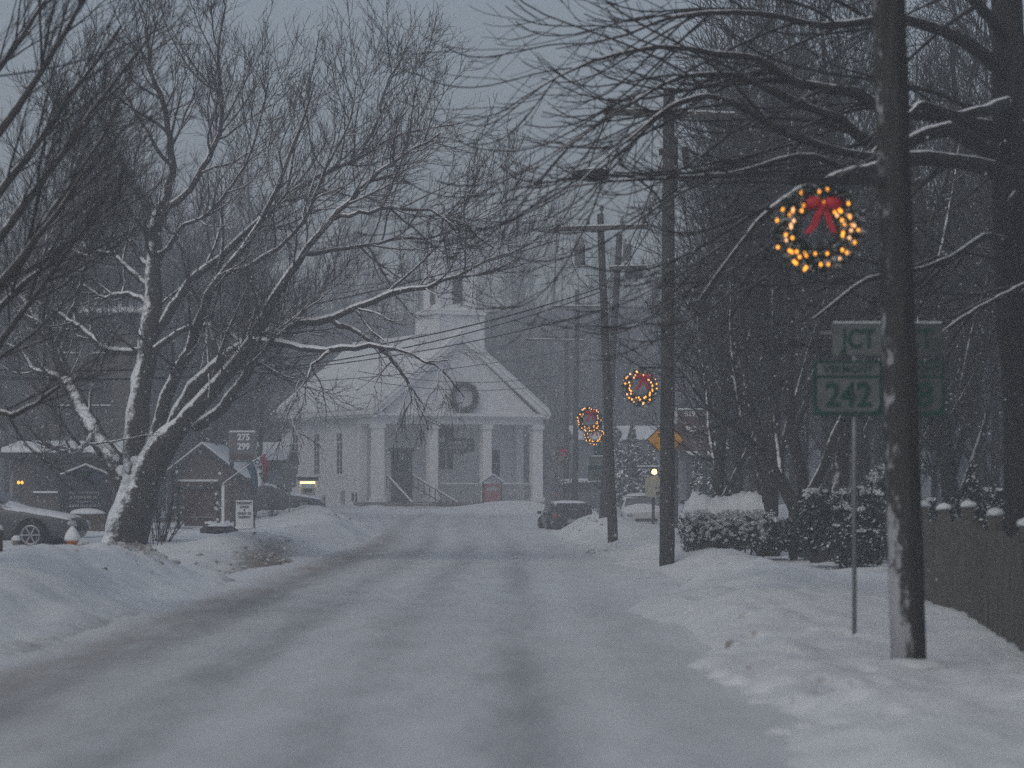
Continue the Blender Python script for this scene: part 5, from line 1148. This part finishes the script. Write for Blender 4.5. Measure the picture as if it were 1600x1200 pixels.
# ------------------------------------------------------------------ vehicles
def car(label, paint, loc, rz, stn, wheels, wrad, group=None, snow=False, cat='car', name='parked_car', zoff=0.0):
    o = thing(name, label, cat, (loc[0], loc[1], loc[2] + zoff), rz, group)
    v, f = [], []
    def ring(x, zb, zl, zt, w, wr):
        h = [(0, zb), (w * .80, zb), (w * .97, zb + .12), (w, zb * .45 + zl * .55), (w * .985, zl - .07), (w * .95, zl), (wr + .05, zt - .08), (wr * .78, zt), (0, zt + .015)]
        return [(x, y, z) for y, z in h] + [(x, -y, z) for y, z in h[-2:0:-1]]
    for s_ in stn: v += ring(*s_)
    k = 16; n = len(stn)
    f = [(i * k + j, (i + 1) * k + j, (i + 1) * k + (j + 1) % k, i * k + (j + 1) % k) for i in range(n - 1) for j in range(k)] + [tuple(range(k)), tuple((n - 1) * k + j for j in range(k))[::-1]]
    b = MB(); b.add(v, f); b.build('body', paint, o, True, bevel=0, subsurf=2)
    def pane(name, q, nrm, t=.02, mat='window_dark'):
        nrm = Vector(nrm).normalized(); a = [Vector(p) + nrm * t for p in q]; c = [Vector(p) - nrm * .02 for p in q]
        MB().add(a + c, [(0, 1, 2, 3), (7, 6, 5, 4), (0, 4, 5, 1), (1, 5, 6, 2), (2, 6, 7, 3), (3, 7, 4, 0)]).build(name, mat, o)
    tall = [s_ for s_ in stn if s_[3] - s_[2] > .28]
    for i in range(len(tall) - 1):
        a, c = tall[i], tall[i + 1]
        for sg in (-1, 1):
            def pt(s_, t, dx): return Vector((s_[0] + dx, sg * (s_[4] * .95 * (1 - t) + (s_[5] + .05) * t), s_[2] * (1 - t) + (s_[3] - .08) * t))
            pane('side_window', [pt(a, .12, -.06), pt(c, .12, .06), pt(c, .88, .06), pt(a, .88, -.06)], (0, sg, .35))
    for order, nm in ((0, 'windshield'), (-1, 'rear_window')):
        t0_ = tall[order]; idx = stn.index(t0_) + (-1 if order == 0 else 1); b0 = stn[idx]
        def pt(t, sg): return Vector((b0[0] * (1 - t) + t0_[0] * t, sg * ((b0[4] * .84) * (1 - t) + (t0_[5] * .92) * t), (b0[3]) * (1 - t) + (t0_[3]) * t))
        sgx = 1 if order == 0 else -1; dz = t0_[3] - b0[3]; dx = abs(b0[0] - t0_[0])
        pane(nm, [pt(.15, 1), pt(.15, -1), pt(.86, -1), pt(.86, 1)], (sgx * dz, 0, dx + .001), .025, 'grey_board' if (snow and order == 0) else 'window_dark')
    wm = max(s_[4] for s_ in stn)
    for x in wheels:
        for sg in (-1, 1):
            MB().lathe([(.05, -.03), (wrad * 1.16, -.03), (wrad * 1.16, .02), (.05, .02)], (x, sg * (wm - .005), wrad), 20, 'Y').build('wheel_arch', 'tyre', o)
            t = MB(); t.lathe([(wrad * .66, -.10), (wrad * .95, -.10), (wrad, -.06), (wrad, .06), (wrad * .95, .10), (wrad * .66, .10)], (x, sg * (wm - .04), wrad), 24, 'Y'); w = t.build('wheel', 'tyre', o, True)
            r_ = MB(); r_.tube([(x + wrad * .62 * math.cos(a), sg * (wm + .05), wrad + wrad * .62 * math.sin(a)) for a in [i * math.pi / 10 for i in range(21)]], .022, 6, False)
            for i in range(6): a = i * math.pi / 3; r_.bar((x, sg * (wm + .05), wrad), (x + wrad * .62 * math.cos(a), sg * (wm + .05), wrad + wrad * .62 * math.sin(a)), .05, .03)
            r_.build('rim', 'alloy', w)
    s0, s1 = stn[1], stn[-2]
    for sg in (-1, 1):
        MB().blob((stn[0][0] - .10, sg * s0[4] * .80, s0[2] - .08), (.14, .16, .08), random.Random(1), 0).build('headlight', 'headlight', o, True)
        MB().blob((stn[-1][0] + .08, sg * s1[4] * .82, s1[2] - .08), (.10, .12, .12), random.Random(1), 0).build('taillight', 'taillight', o, True)
        MB().blob((tall[0][0] + .12, sg * (wm + .08), tall[0][2] + .06), (.06, .10, .07), random.Random(1), 0).build('mirror', paint, o, True)
    MB().box((stn[0][0] - .01, 0, stn[0][1] + .14), (.06, s0[4] * 1.1, .12)).build('grille', 'dark_paint', o)
    MB().box((stn[-1][0] - .02, 0, stn[-1][1] + .25), (.03, .42, .14)).build('number_plate', 'grey_paint', o)
    if snow:
        m = MB(); xs_ = [t[0] for t in tall]; zt = max(t[3] for t in tall); m.blob(((xs_[0] + xs_[-1]) / 2, 0, zt - .01), (abs(xs_[0] - xs_[-1]) / 2 + .12, tall[0][5] * .95, .13), random.Random(6), .06, 14, 8, True); m.build('snow_cover', 'snow', o, True, subsurf=1)
    return o
SEDAN = [(2.30, .34, .60, .66, .50, .42), (2.22, .24, .66, .73, .76, .62), (1.95, .2, .73, .80, .86, .72), (1.25, .2, .84, .91, .90, .74), (.78, .2, .90, .98, .91, .72), (.05, .2, .93, 1.38, .91, .58), (-.55, .2, .95, 1.45, .91, .58), (-1.15, .2, .97, 1.38, .90, .56), (-1.75, .2, .98, 1.06, .88, .66), (-2.15, .26, .94, 1.0, .82, .66), (-2.28, .38, .80, .86, .62, .5)]
SUV = [(2.30, .42, .78, .84, .56, .48), (2.24, .30, .88, .96, .80, .66), (1.9, .28, .98, 1.05, .90, .74), (1.25, .28, 1.04, 1.12, .93, .76), (.75, .28, 1.08, 1.72, .93, .68), (0, .28, 1.08, 1.78, .93, .70), (-1.1, .28, 1.08, 1.78, .93, .70), (-2.0, .28, 1.08, 1.72, .91, .68), (-2.26, .30, 1.06, 1.14, .88, .76), (-2.34, .42, .92, .98, .76, .62)]
WAGON = [(a, b * .9, c * .84, d_ * .82, e, f_) for a, b, c, d_, e, f_ in SUV]
PICK = [(2.65, .50, .92, .98, .62, .54), (2.58, .36, 1.02, 1.10, .86, .74), (2.2, .34, 1.10, 1.18, .96, .80), (1.45, .34, 1.14, 1.24, .98, .82), (1.0, .34, 1.16, 1.86, .98, .74), (.2, .34, 1.16, 1.92, .98, .76), (-.45, .34, 1.16, 1.86, .98, .74), (-.75, .34, 1.14, 1.22, .98, .86), (-2.3, .34, 1.12, 1.20, .97, .86), (-2.62, .5, 1.06, 1.12, .92, .80)]
PICK = [(a, b * .8, c * .82, d_ * .82, e, f_) for a, b, c, d_, e, f_ in PICK]
q = at(-27, 68.5); car('silver sedan dusted with snow, nose showing at the left edge of the view', 'paint_silver', (q[0], q[1], Z(858, 68.5)), R(-7), SEDAN, (1.38, -1.38), .33)
q = at(884, 127); car('dark square backed car parked behind the snow bank before the church', 'paint_black', (q[0], q[1], -.18), R(96), WAGON, (1.42, -1.42), .36)
q = at(999, 133); car('pale snow covered pickup truck facing the street behind the leaning pole', 'paint_white', (q[0], q[1], -.10), R(-86), PICK, (1.75, -1.7), .36, snow=True, cat='pickup truck', name='pickup_truck')
q = at(428, 140); car('dark car parked side on below the striped flag', 'paint_grey', (q[0], q[1], g(q[0], q[1]) - .1), R(4), SEDAN, (1.38, -1.38), .33)
q = at(930, 165); car('far snow covered car right of the church porch', 'paint_grey', (q[0], q[1], g(q[0], q[1])), R(10), SUV, (1.42, -1.42), .36, snow=True)

# ------------------------------------------------------------------ buildings
def house(name, label, px0, px1, d, depth, py_eave, py_ridge, wall, rz=0.0, wins=(), lights=(), ridge='x', chimney=None, cat='house', roofm='dark_paint', snowf=1.0):
    x0, x1 = X(px0, d), X(px1, d); w = x1 - x0; x = (x0 + x1) / 2; zb = min(g(x0, d), g(x1, d), g(x, d)) - .4
    zb = max(zb, -.6)
    o = thing(name, label, cat, (x, d, zb), rz); ze_ = Z(py_eave, d) - zb; zr_ = Z(py_ridge, d) - zb
    b = MB()
    if ridge == 'x':
        b.box((0, depth / 2, ze_ / 2), (w, depth, ze_)); b.prism([(0.02, ze_), (depth - .02, ze_), (depth / 2, zr_ - .1)], -w / 2 + .02, w / 2 - .02, 'YZ')
        b.build('wall', wall, o)
        r_ = MB(); s_ = MB(); e = .45; sl = (zr_ - ze_) / (depth / 2)
        for a0, a1 in (((-e, ze_ - e * sl), (depth / 2, zr_)), ((depth + e, ze_ - e * sl), (depth / 2, zr_))):
            r_.prism([(a0[0], a0[1]), (a1[0], a1[1]), (a1[0], a1[1] + .15), (a0[0], a0[1] + .15)], -w / 2 - .35, w / 2 + .35, 'YZ')
            s_.prism([(a0[0] + .02 * (1 if a0[0] < 1 else -1), a0[1] + .16), (a1[0], a1[1] + .16), (a1[0], a1[1] + .38), (a0[0] + .06 * (1 if a0[0] < 1 else -1), a0[1] + .34)], -w / 2 - .32, w / 2 + .32, 'YZ')
    else:
        b.box((0, depth / 2, ze_ / 2), (w, depth, ze_)); b.prism([(-w / 2 + .02, ze_), (w / 2 - .02, ze_), (0, zr_ - .1)], .02, depth - .02)
        b.build('wall', wall, o)
        r_ = MB(); s_ = MB(); e = .4; sl = (zr_ - ze_) / (w / 2)
        for sg in (-1, 1):
            r_.prism([(sg * (w / 2 + e), ze_ - e * sl), (0, zr_), (0, zr_ + .15), (sg * (w / 2 + e), ze_ - e * sl + .15)], -.4, depth + .4)
            s_.prism([(sg * (w / 2 + e - .02), ze_ - e * sl + .16), (0, zr_ + .16), (0, zr_ + .26), (sg * (w / 2 + e - .04), ze_ - e * sl + .24)], -.37, depth + .37)
    rf = r_.build('roof', roofm, o)
    for h_ in range(2): q_ = MB(); q_.v = s_.v[h_ * 8:h_ * 8 + 8]; q_.f = [tuple(i - h_ * 8 for i in f) for f in s_.f[h_ * 6:h_ * 6 + 6]]; q_.build('snow_cover', 'snow', rf, bevel=.05)
    k = d / F
    for i, (a, c, e, h) in enumerate(wins):
        cx_, cz_ = X((a + e) / 2, d) - x, Z((c + h) / 2, d) - zb; ww, hh = (e - a) * k, (h - c) * k
        f = MB().box((cx_, -.02, cz_), (ww + .2, .1, hh + .2)).build('window', 'dark_paint' if name != 'church' else 'grey_paint', o)
        MB().box((cx_, -.08, cz_), (ww, .03, hh)).build('pane', 'lamp_window' if i in lights else 'window_dark', f)
        m = MB(); m.box((cx_, -.10, cz_), (.05, .02, hh)); m.box((cx_, -.104, cz_), (ww, .02, .05)); m.build('glazing_bar', 'dark_paint', f)
        MB().box((cx_, -.10, cz_ - hh / 2 - .08), (ww + .3, .14, .06)).build('sill', 'snow', f)
    if chimney:
        cx_ = X(chimney, d) - x; c = MB(); c.box((cx_, depth * .5, zr_ + .4), (.7, .7, 1.6)); cc = c.build('chimney', 'stone', rf); MB().box((cx_, depth * .5, zr_ + 1.27), (.74, .74, .14)).build('snow_cover', 'snow', cc, bevel=.03)
    return o
house('brown_house', 'tall dark brown house whose snowy roof shows through the big tree', 36, 212, 122, 8, 494, 476, 'brown_clapboard', 0, [(100, 520, 118, 548), (150, 520, 168, 548), (100, 600, 118, 630), (150, 600, 168, 630)])
house('low_shed', 'low dark building with a snow covered roof behind the painted town board', 20, 190, 100, 6, 714, 704, 'brown_clapboard', 0, [(60, 735, 84, 765), (150, 735, 168, 765)])
o = house('village_store', 'reddish gabled store behind the roofed notice board', 262, 372, 122, 9, 742, 700, 'red_clapboard', 0, [(275, 760, 300, 790), (318, 760, 340, 790)], ridge='y', cat='store')
house('hazy_annex', 'pale grey flat walled building behind the fuel price board', 352, 440, 160, 8, 722, 700, 'grey_clapboard', 0, [(372, 735, 384, 752), (404, 735, 416, 752)], cat='building')
house('corner_store', 'long low dark building with snowy roof right of the church behind the poles', 905, 1060, 190, 9, 690, 672, 'grey_clapboard', R(4), [(962, 705, 978, 725), (990, 705, 1004, 725)], cat='store')
house('grey_house', 'blue grey clapboard house behind the shrubs at the right edge', 1530, 1780, 84, 9, 548, 505, 'grey_clapboard', R(-4), [(1560, 590, 1580, 640), (1640, 590, 1660, 640)], chimney=1660)
house('added_shade_house', 'unseen dark house added outside the right edge to shade the snow bank and nearest pole', 3300, 6200, 17, 17, -836, -1729, 'brown_clapboard')  # unseen block, added to keep sky light off the right bank and pole
house('garden_shed', 'dark low outbuilding behind the hedge with a thin snowy roof', 1085, 1180, 126, 6, 716, 700, 'brown_clapboard', 0, [(1120, 730, 1140, 750)])
# yellow lamp at the left edge
x, y, z = at(32, 96); o = thing('yard_lamp', 'pair of small glowing amber bulbs above the silver car', 'lamp', (x, y, z)); k = 96 / F
m = MB(); m.tube([(0, .06, 0), (0, .06, H0 - (758 - HY) * k - z)], .03, 6); m.build('post', 'dark_metal', o)
for s_ in (-1, 1): MB().lathe([(.001, -.055), (.04, -.03), (.05, 0), (.03, .04), (.001, .06)], (s_ * .055, -.04, H0 - (754 - HY) * k - z), 8).build('bulb', 'bulb_amber', o, True)

# ------------------------------------------------------------------ hedges, shrubs, fence
def shrub(label, px, d, w, h, mat, n, snow_amt, seed, name='shrub', cat='shrub', leaf=.05, group=None, lift=0.0, snow_r=.10):
    x, y, z = at(px, d); o = thing(name, label, cat, (x, y, z - .05 + lift), 0, group); rg = random.Random(seed)
    cs, rs_ = [], []
    for i in range(9): cs.append((rg.uniform(-w, w) * .7, rg.uniform(-w, w) * .5, h * rg.uniform(.25, .72))); rs_.append((w * rg.uniform(.30, .55), w * rg.uniform(.3, .5), h * rg.uniform(.20, .32)))
    leaf_cloud('foliage', cs, rs_, n, leaf, mat, o, seed, shell=.2)
    m = MB()
    for i in range(6): a = rg.uniform(-w, w) * .6; m.tube([(a * .3, 0, 0), (a * .7, rg.uniform(-.1, .1), h * .4), (a, rg.uniform(-.2, .2), h * .8)], [.025, .018, .008], 5)
    m.build('stem', 'twig_right', o)
    pc, pr_ = [], []
    for i in range(snow_amt * 2):
        c, r_ = cs[i % 9], rs_[i % 9]; a, b_ = rg.uniform(-.75, .75), rg.uniform(-1, .3); s_ = snow_r * rg.uniform(.5, 1.25)
        pc.append((c[0] + r_[0] * a, c[1] + r_[1] * b_ * .8, c[2] + r_[2] * math.sqrt(max(.05, 1 - a * a * .7 - b_ * b_ * .4)) * .95)); pr_.append((s_ * 1.3, s_, s_ * .45))
    if snow_amt: tag(leaf_cloud('snow_cover', pc, pr_, 46, .028, 'snow', o, seed + 5, shell=.1), kind='stuff')
    return o
# clipped hedge under a thick snow cap
D = 66.0; k = D / F; x, y, z = at(1075, D); x1 = X(1205, D); hd = thing('clipped_hedge', 'clipped dark hedge under a thick rounded cap of snow', 'hedge', (x, y, z - .1)); w = x1 - x
cs, rs_ = [], []; rg = random.Random(6)
for i in range(26): cs.append((w * (i + .5) / 26, rg.uniform(.1, 1.0), rg.uniform(.3, .70))); rs_.append((.24, .35, .36))
leaf_cloud('foliage', cs, rs_, 420, .035, 'evergreen', hd, 4, shell=.35)
m = MB()
for i in range(14): m.tube([(w * i / 13, .3, 0), (w * i / 13 + .05, .25, .8)], .02, 5)
m.build('stem', 'twig_right', hd)
m = MB(); nu, nv = 26, 8; v = []
for i in range(nu + 1):
    t = i / nu
    for j in range(nv + 1):
        a = math.pi * j / nv; sh = min(1, (t * 7) ** .5, ((1 - t) * 9 + .35) ** .5); hgt = (.44 * sh * (.86 + .14 * math.sin(t * 9 + 1)) + .03 * rg.uniform(-1, 1)) * math.sin(a) ** .7
        v.append((w * (t * 1.10 - .06), .45 - math.cos(a) * .62, .86 + .10 * sh + hgt * 1.12 + (.05 * rg.uniform(-1, 1))))
m.add(v, [(i * (nv + 1) + j, (i + 1) * (nv + 1) + j, (i + 1) * (nv + 1) + j + 1, i * (nv + 1) + j + 1) for i in range(nu) for j in range(nv)] + [tuple(range(nv + 1))])
m.build('snow_cap', 'snow', hd, True)
pc, pr_ = [], []
for i in range(230): a = rg.random(); dz_ = rg.random() ** 2.2; pc.append((w * (a * 1.06 - .03), -.14 + rg.uniform(-.06, .10), 1.02 - .62 * dz_)); s_ = .09 * (1 - .6 * dz_) * rg.uniform(.5, 1.2); pr_.append((s_, s_ * .8, s_ * .8))
tag(leaf_cloud('snow_clinging', pc, pr_, 40, .026, 'snow', hd, 77, shell=.1), kind='stuff')
shrub('dark bushy shrub filling the gap between hedge and leaning stems', 1232, 63, .75, 1.0, 'evergreen', 900, 16, 3, leaf=.04, snow_r=.07)
shrub('tall dark evergreen shrub behind the thin sign post', 1330, 57, 1.0, 1.7, 'evergreen', 1500, 26, 5, leaf=.04, snow_r=.08)
shrub('snow loaded evergreen shrub left of the nearest pole, behind the sign post', 1365, 60, .55, 2.0, 'evergreen', 1000, 30, 7, leaf=.045, snow_r=.13)
for i, (px, d, w_, h_, n, sa, lab) in enumerate(((1462, 46, .62, 1.05, 1300, 26, 'rounded dark shrub with snow tufts right behind the nearest pole'), (1520, 45, .6, .85, 1300, 30, 'low shrub with egg shaped snow caps behind the fence middle'), (1585, 44, .65, 1.0, 1300, 26, 'dark snow tufted shrub behind the fence at the right edge'), (1450, 54, .9, 1.5, 1500, 10, 'broad dark shrub behind the fence with a long snow ledge on top'), (1575, 55, 1.0, 1.55, 1500, 8, 'big shrub under a wavy snow ledge at the right edge'))):
    shrub(lab, px, d, w_, h_, 'evergreen', n, sa, 20 + i, leaf=.035, snow_r=.085)
# snow ledges on the back shrubs' tops are part of a low hedge row
x, y, z = at(1515, 52); o = thing('young_conifer', 'small pointed conifer standing above the fence shrubs', 'conifer', (x, y, z - .1))
cs, rs_ = [], []
for i in range(16): t = i / 15; cs.append((rg.uniform(-.05, .05), rg.uniform(-.05, .05), .25 + 1.55 * t)); rs_.append((.42 * (1 - t) + .05, .42 * (1 - t) + .05, .16))
leaf_cloud('foliage', cs, rs_, 260, .05, 'evergreen', o, 3, shell=.3); m = MB(); m.tube([(0, 0, 0), (0, 0, 1.7)], [.05, .01], 6); m.build('trunk', 'bark_right', o)
for i, (px, d, h) in enumerate(((985, 150, 4.2), (1015, 146, 3.6), (958, 168, 5.2), (1100, 118, 3.0))):
    x, y, z = at(px, d); o = thing('snowy_conifer', ['snow laden conifer behind the pickup truck roof', 'snow laden conifer right behind the cream lamp lit board', 'taller hazy conifer beside the low dark building', 'dark conifer behind the hedge below the red brown price board'][i], 'conifer', (x, y, z - .1))
    cs, rs_ = [], []
    for j in range(14): t = j / 13; cs.append((rg.uniform(-.15, .15), rg.uniform(-.15, .15), .4 + (h - .5) * t)); rs_.append((h * .30 * (1 - t) + .08, h * .30 * (1 - t) + .08, h * .05))
    leaf_cloud('foliage', cs, rs_, 420, .11, 'conifer_snow', o, 30 + i, shell=.35); m = MB(); m.tube([(0, 0, 0), (0, 0, h * .9)], [.1, .02], 6); m.build('trunk', 'bark_right', o)
# broken clods of ploughed snow and grit where the plough cut the banks
rg_ = np.random.default_rng(31); rgc = random.Random(31); m = MB()
for cx_, cy_, sx_, sy_, n_ in ((-6.6, 54, .8, 4.5, 150), (-5.7, 66, .7, 8, 120), (-6.0, 80, .6, 9, 60), (2.9, 55, .8, 3.5, 110), (2.2, 83, .6, 7, 50), (2.6, 110, .8, 6, 40), (-6.4, 118, .9, 8, 60)):
    for k in range(n_):
        x_, y_ = rg_.normal(cx_, sx_ * .55), rg_.normal(cy_, sy_ * .55); r0 = .012 + .055 * rg_.random() ** 3
        m.blob((x_, y_, g(x_, y_) + r0 * .2), (r0 * 1.3, r0, r0 * .8), rgc, .5, 6, 4)
o = m.build('snow_rubble', 'snow_clod', None, True); tag(o, kind='stuff')
# twiggy bush by the big tree
t = Tree(50); x, y, z = at(252, 79, -.05)
for i in range(26):
    a = t.r.uniform(-.5, .5); p = t.path((a * .4, t.r.uniform(-.3, .3), 0), _n((a + .25, t.r.uniform(-.3, .3), 1)), t.r.uniform(.9, 2.3), 6, .12, (.3, 0, 1), .04, 0); rd = [.012 - .0015 * j for j in range(7)]; t.put('crown', p, rd, 4)
    t.spawn(p, rd, 0, [dict(n=5, t0=.2, ang=(20, 50), len=(.3, .8), rr=.6, rl=.012, rmin=.004, seg=4, wan=.15, trop=(0, 0, 1), tw=.05)])
o = thing('twiggy_bush', 'bare twiggy bush with pale shoots leaning right of the big tree trunk', 'bush', (x, y, z)); t.build('crown', 'stem', 'forest', o)
for i, (px, d, lab) in enumerate(((243, 73, 'small snowy weed clump at the right foot of the big tree'), (425, 122, 'bare low bush below the parked dark car'), (276, 90, 'small bare sapling left of the dark rock heap'), (885, 150, 'little bare tree left of the distant pole beside the church corner'))):
    t = Tree(70 + i); x, y, z = at(px, d, -.05); hh = (.5, 1.0, 1.4, 3.4)[i]
    for j in range((9, 18, 3, 5)[i]):
        p = t.path((t.r.uniform(-.2, .2), t.r.uniform(-.2, .2), 0), _n((t.r.uniform(-.5, .5), t.r.uniform(-.5, .5), 1)), hh * t.r.uniform(.6, 1), 6, .1, (0, 0, 1), .04, 0); rd = [.012 * hh ** .5 * (1 - .12 * q) for q in range(7)]; t.put('crown', p, rd, 4)
        t.spawn(p, rd, 0, [dict(n=5 / hh ** .5, t0=.25, ang=(25, 55), len=(.2 * hh, .5 * hh), rr=.6, rl=.012, rmin=.004, seg=4, wan=.15), dict(n=5, t0=.1, ang=(25, 55), len=(.1 * hh, .3 * hh), rr=.6, rl=.012, rmin=.004, seg=3, wan=.15)])
    o = thing('bare_bush', lab, 'bush', (x, y, z)); t.build('crown', 'stem', 'forest', o)
# picket fence running beside the pavement on the right
fx0, fy0, fx1, fy1 = 5.38, 40.6, 4.98, 26.0
o = thing('picket_fence', 'weathered wooden picket fence sloping away at the right edge', 'fence', (fx0, fy0, g(fx0, fy0)))
z0 = g(fx0, fy0); L = math.hypot(fx1 - fx0, fy1 - fy0); ux, uy = (fx1 - fx0) / L, (fy1 - fy0) / L; n = int(L / .135); m = MB(); rg = random.Random(9); az = math.atan2(uy, ux)
for i in range(n):
    s_ = (i + .5) * L / n; px, py = ux * s_, uy * s_; zz = g(fx0 + px, fy0 + py) - z0; hh = 1.08 + rg.uniform(-.05, .04)
    m.box((px + rg.uniform(-.008, .008), py, zz + hh / 2 - .1), (.088, .02, hh + .2), az + rg.uniform(-.04, .04), rg.uniform(-.02, .02))
m.build('picket_panel', 'fence_wood', o)
m = MB()
for hh in (.3, .85):
    for i in range(8):
        a, c = i * L / 8, (i + 1) * L / 8; m.bar((ux * a + .04, uy * a, g(fx0 + ux * a, fy0 + uy * a) - z0 + hh), (ux * c + .04, uy * c, g(fx0 + ux * c, fy0 + uy * c) - z0 + hh), .035, .08)
m.build('rail', 'fence_wood', o)
for i in range(7):
    s_ = i * L / 6; zz = g(fx0 + ux * s_, fy0 + uy * s_) - z0; pst = MB().box((ux * s_ + .1, uy * s_, zz + .55), (.13, .13, 1.35)).build('post', 'fence_wood', o); MB().blob((ux * s_ + .1, uy * s_, zz + 1.23), (.11, .11, .075), rg, .4, flat=True).build('snow_cover', 'snow', pst, True, subsurf=1)


# ------------------------------------------------------------------ falling snow and the snowy air
rg = np.random.default_rng(12); n = 60000
y = 34 + 115 * rg.random(n) ** .75; x = (rg.random(n) - .5) * 2 * (3 + .24 * y); zf = rg.random(n) * (2 + .22 * y) + .3
r_ = .006 + .010 * rg.random(n) ** 2
oc = np.array([(1, 0, 0), (0, 1, 0), (-1, 0, 0), (0, -1, 0), (.2, 0, 1.3), (-.2, 0, -1.3)], float)
V = (np.stack([x, y, zf], 1)[:, None, :] + oc[None] * r_[:, None, None]).reshape(-1, 3)
tri = np.array([(0, 1, 4), (1, 2, 4), (2, 3, 4), (3, 0, 4), (1, 0, 5), (2, 1, 5), (3, 2, 5), (0, 3, 5)])
tag(mesh_arrays('falling_snow', V, (tri[None] + (np.arange(n) * 6)[:, None, None]).reshape(-1, 3), 'snow'), kind='stuff')
HAZE_D = 0.0029
hm = bpy.data.materials.new('haze_air'); hm.use_nodes = True; nt = hm.node_tree; nt.nodes.clear()
out = nt.nodes.new('ShaderNodeOutputMaterial'); pv = nt.nodes.new('ShaderNodeVolumePrincipled'); pv.inputs['Color'].default_value = (.88, .91, .96, 1); pv.inputs['Density'].default_value = HAZE_D; pv.inputs['Anisotropy'].default_value = 0.1
nt.links.new(pv.outputs[0], out.inputs['Volume']); MATS['haze_air'] = hm
hz = MB().box((0, 218, 23), (330, 500, 52)).build('haze', 'haze_air'); tag(hz, kind='stuff')

# ------------------------------------------------------------------ light, sky, camera
SUN_EL, SUN_ROT = R(48), R(-150)
w = bpy.data.worlds.new('World'); S.world = w; w.use_nodes = True; nt = w.node_tree; bg = nt.nodes['Background']
sky = nt.nodes.new('ShaderNodeTexSky'); sky.sky_type = 'NISHITA'; sky.sun_disc = False; sky.sun_elevation = SUN_EL; sky.sun_rotation = SUN_ROT; sky.air_density = 1.0; sky.dust_density = 3.0; sky.ozone_density = 1.0
hsv = nt.nodes.new('ShaderNodeHueSaturation'); hsv.inputs['Saturation'].default_value = .70
tint = nt.nodes.new('ShaderNodeMix'); tint.data_type = 'RGBA'; tint.blend_type = 'MULTIPLY'; tint.inputs['Factor'].default_value = 1.0; tint.inputs['B'].default_value = (.985, 1.0, .995, 1)
nt.links.new(sky.outputs[0], hsv.inputs['Color']); nt.links.new(hsv.outputs[0], tint.inputs['A']); nt.links.new(tint.outputs['Result'], bg.inputs['Color']); bg.inputs['Strength'].default_value = 0.15
sl = bpy.data.lights.new('sun', 'SUN'); sl.energy = 0.5; sl.angle = R(40); sl.color = (1, .99, .93); so = bpy.data.objects.new('sun', sl); link(so)
d = Vector((math.sin(SUN_ROT) * math.cos(SUN_EL), math.cos(SUN_ROT) * math.cos(SUN_EL), math.sin(SUN_EL))); so.rotation_euler = d.to_track_quat('Z', 'Y').to_euler(); so.location = (0, 0, 60)
cam = bpy.data.cameras.new('camera'); co = bpy.data.objects.new('camera', cam); link(co); S.camera = co
co.location = (0, 0, H0); co.rotation_euler = (math.pi / 2, 0, 0); cam.sensor_width = 36; cam.lens = F / 1600 * 36; cam.shift_y = (HY - 600) / 1600; cam.clip_start = .1; cam.clip_end = 3000
cam.dof.use_dof = True; cam.dof.focus_distance = 105; cam.dof.aperture_fstop = 2.3
S.view_settings.view_transform = 'Standard'; S.view_settings.look = 'None'; S.view_settings.gamma = 1; S.view_settings.exposure = -0.84
S.cycles.use_denoising = False; S.cycles.max_bounces = 6; S.cycles.diffuse_bounces = 3; S.cycles.volume_bounces = 3; S.cycles.glossy_bounces = 2
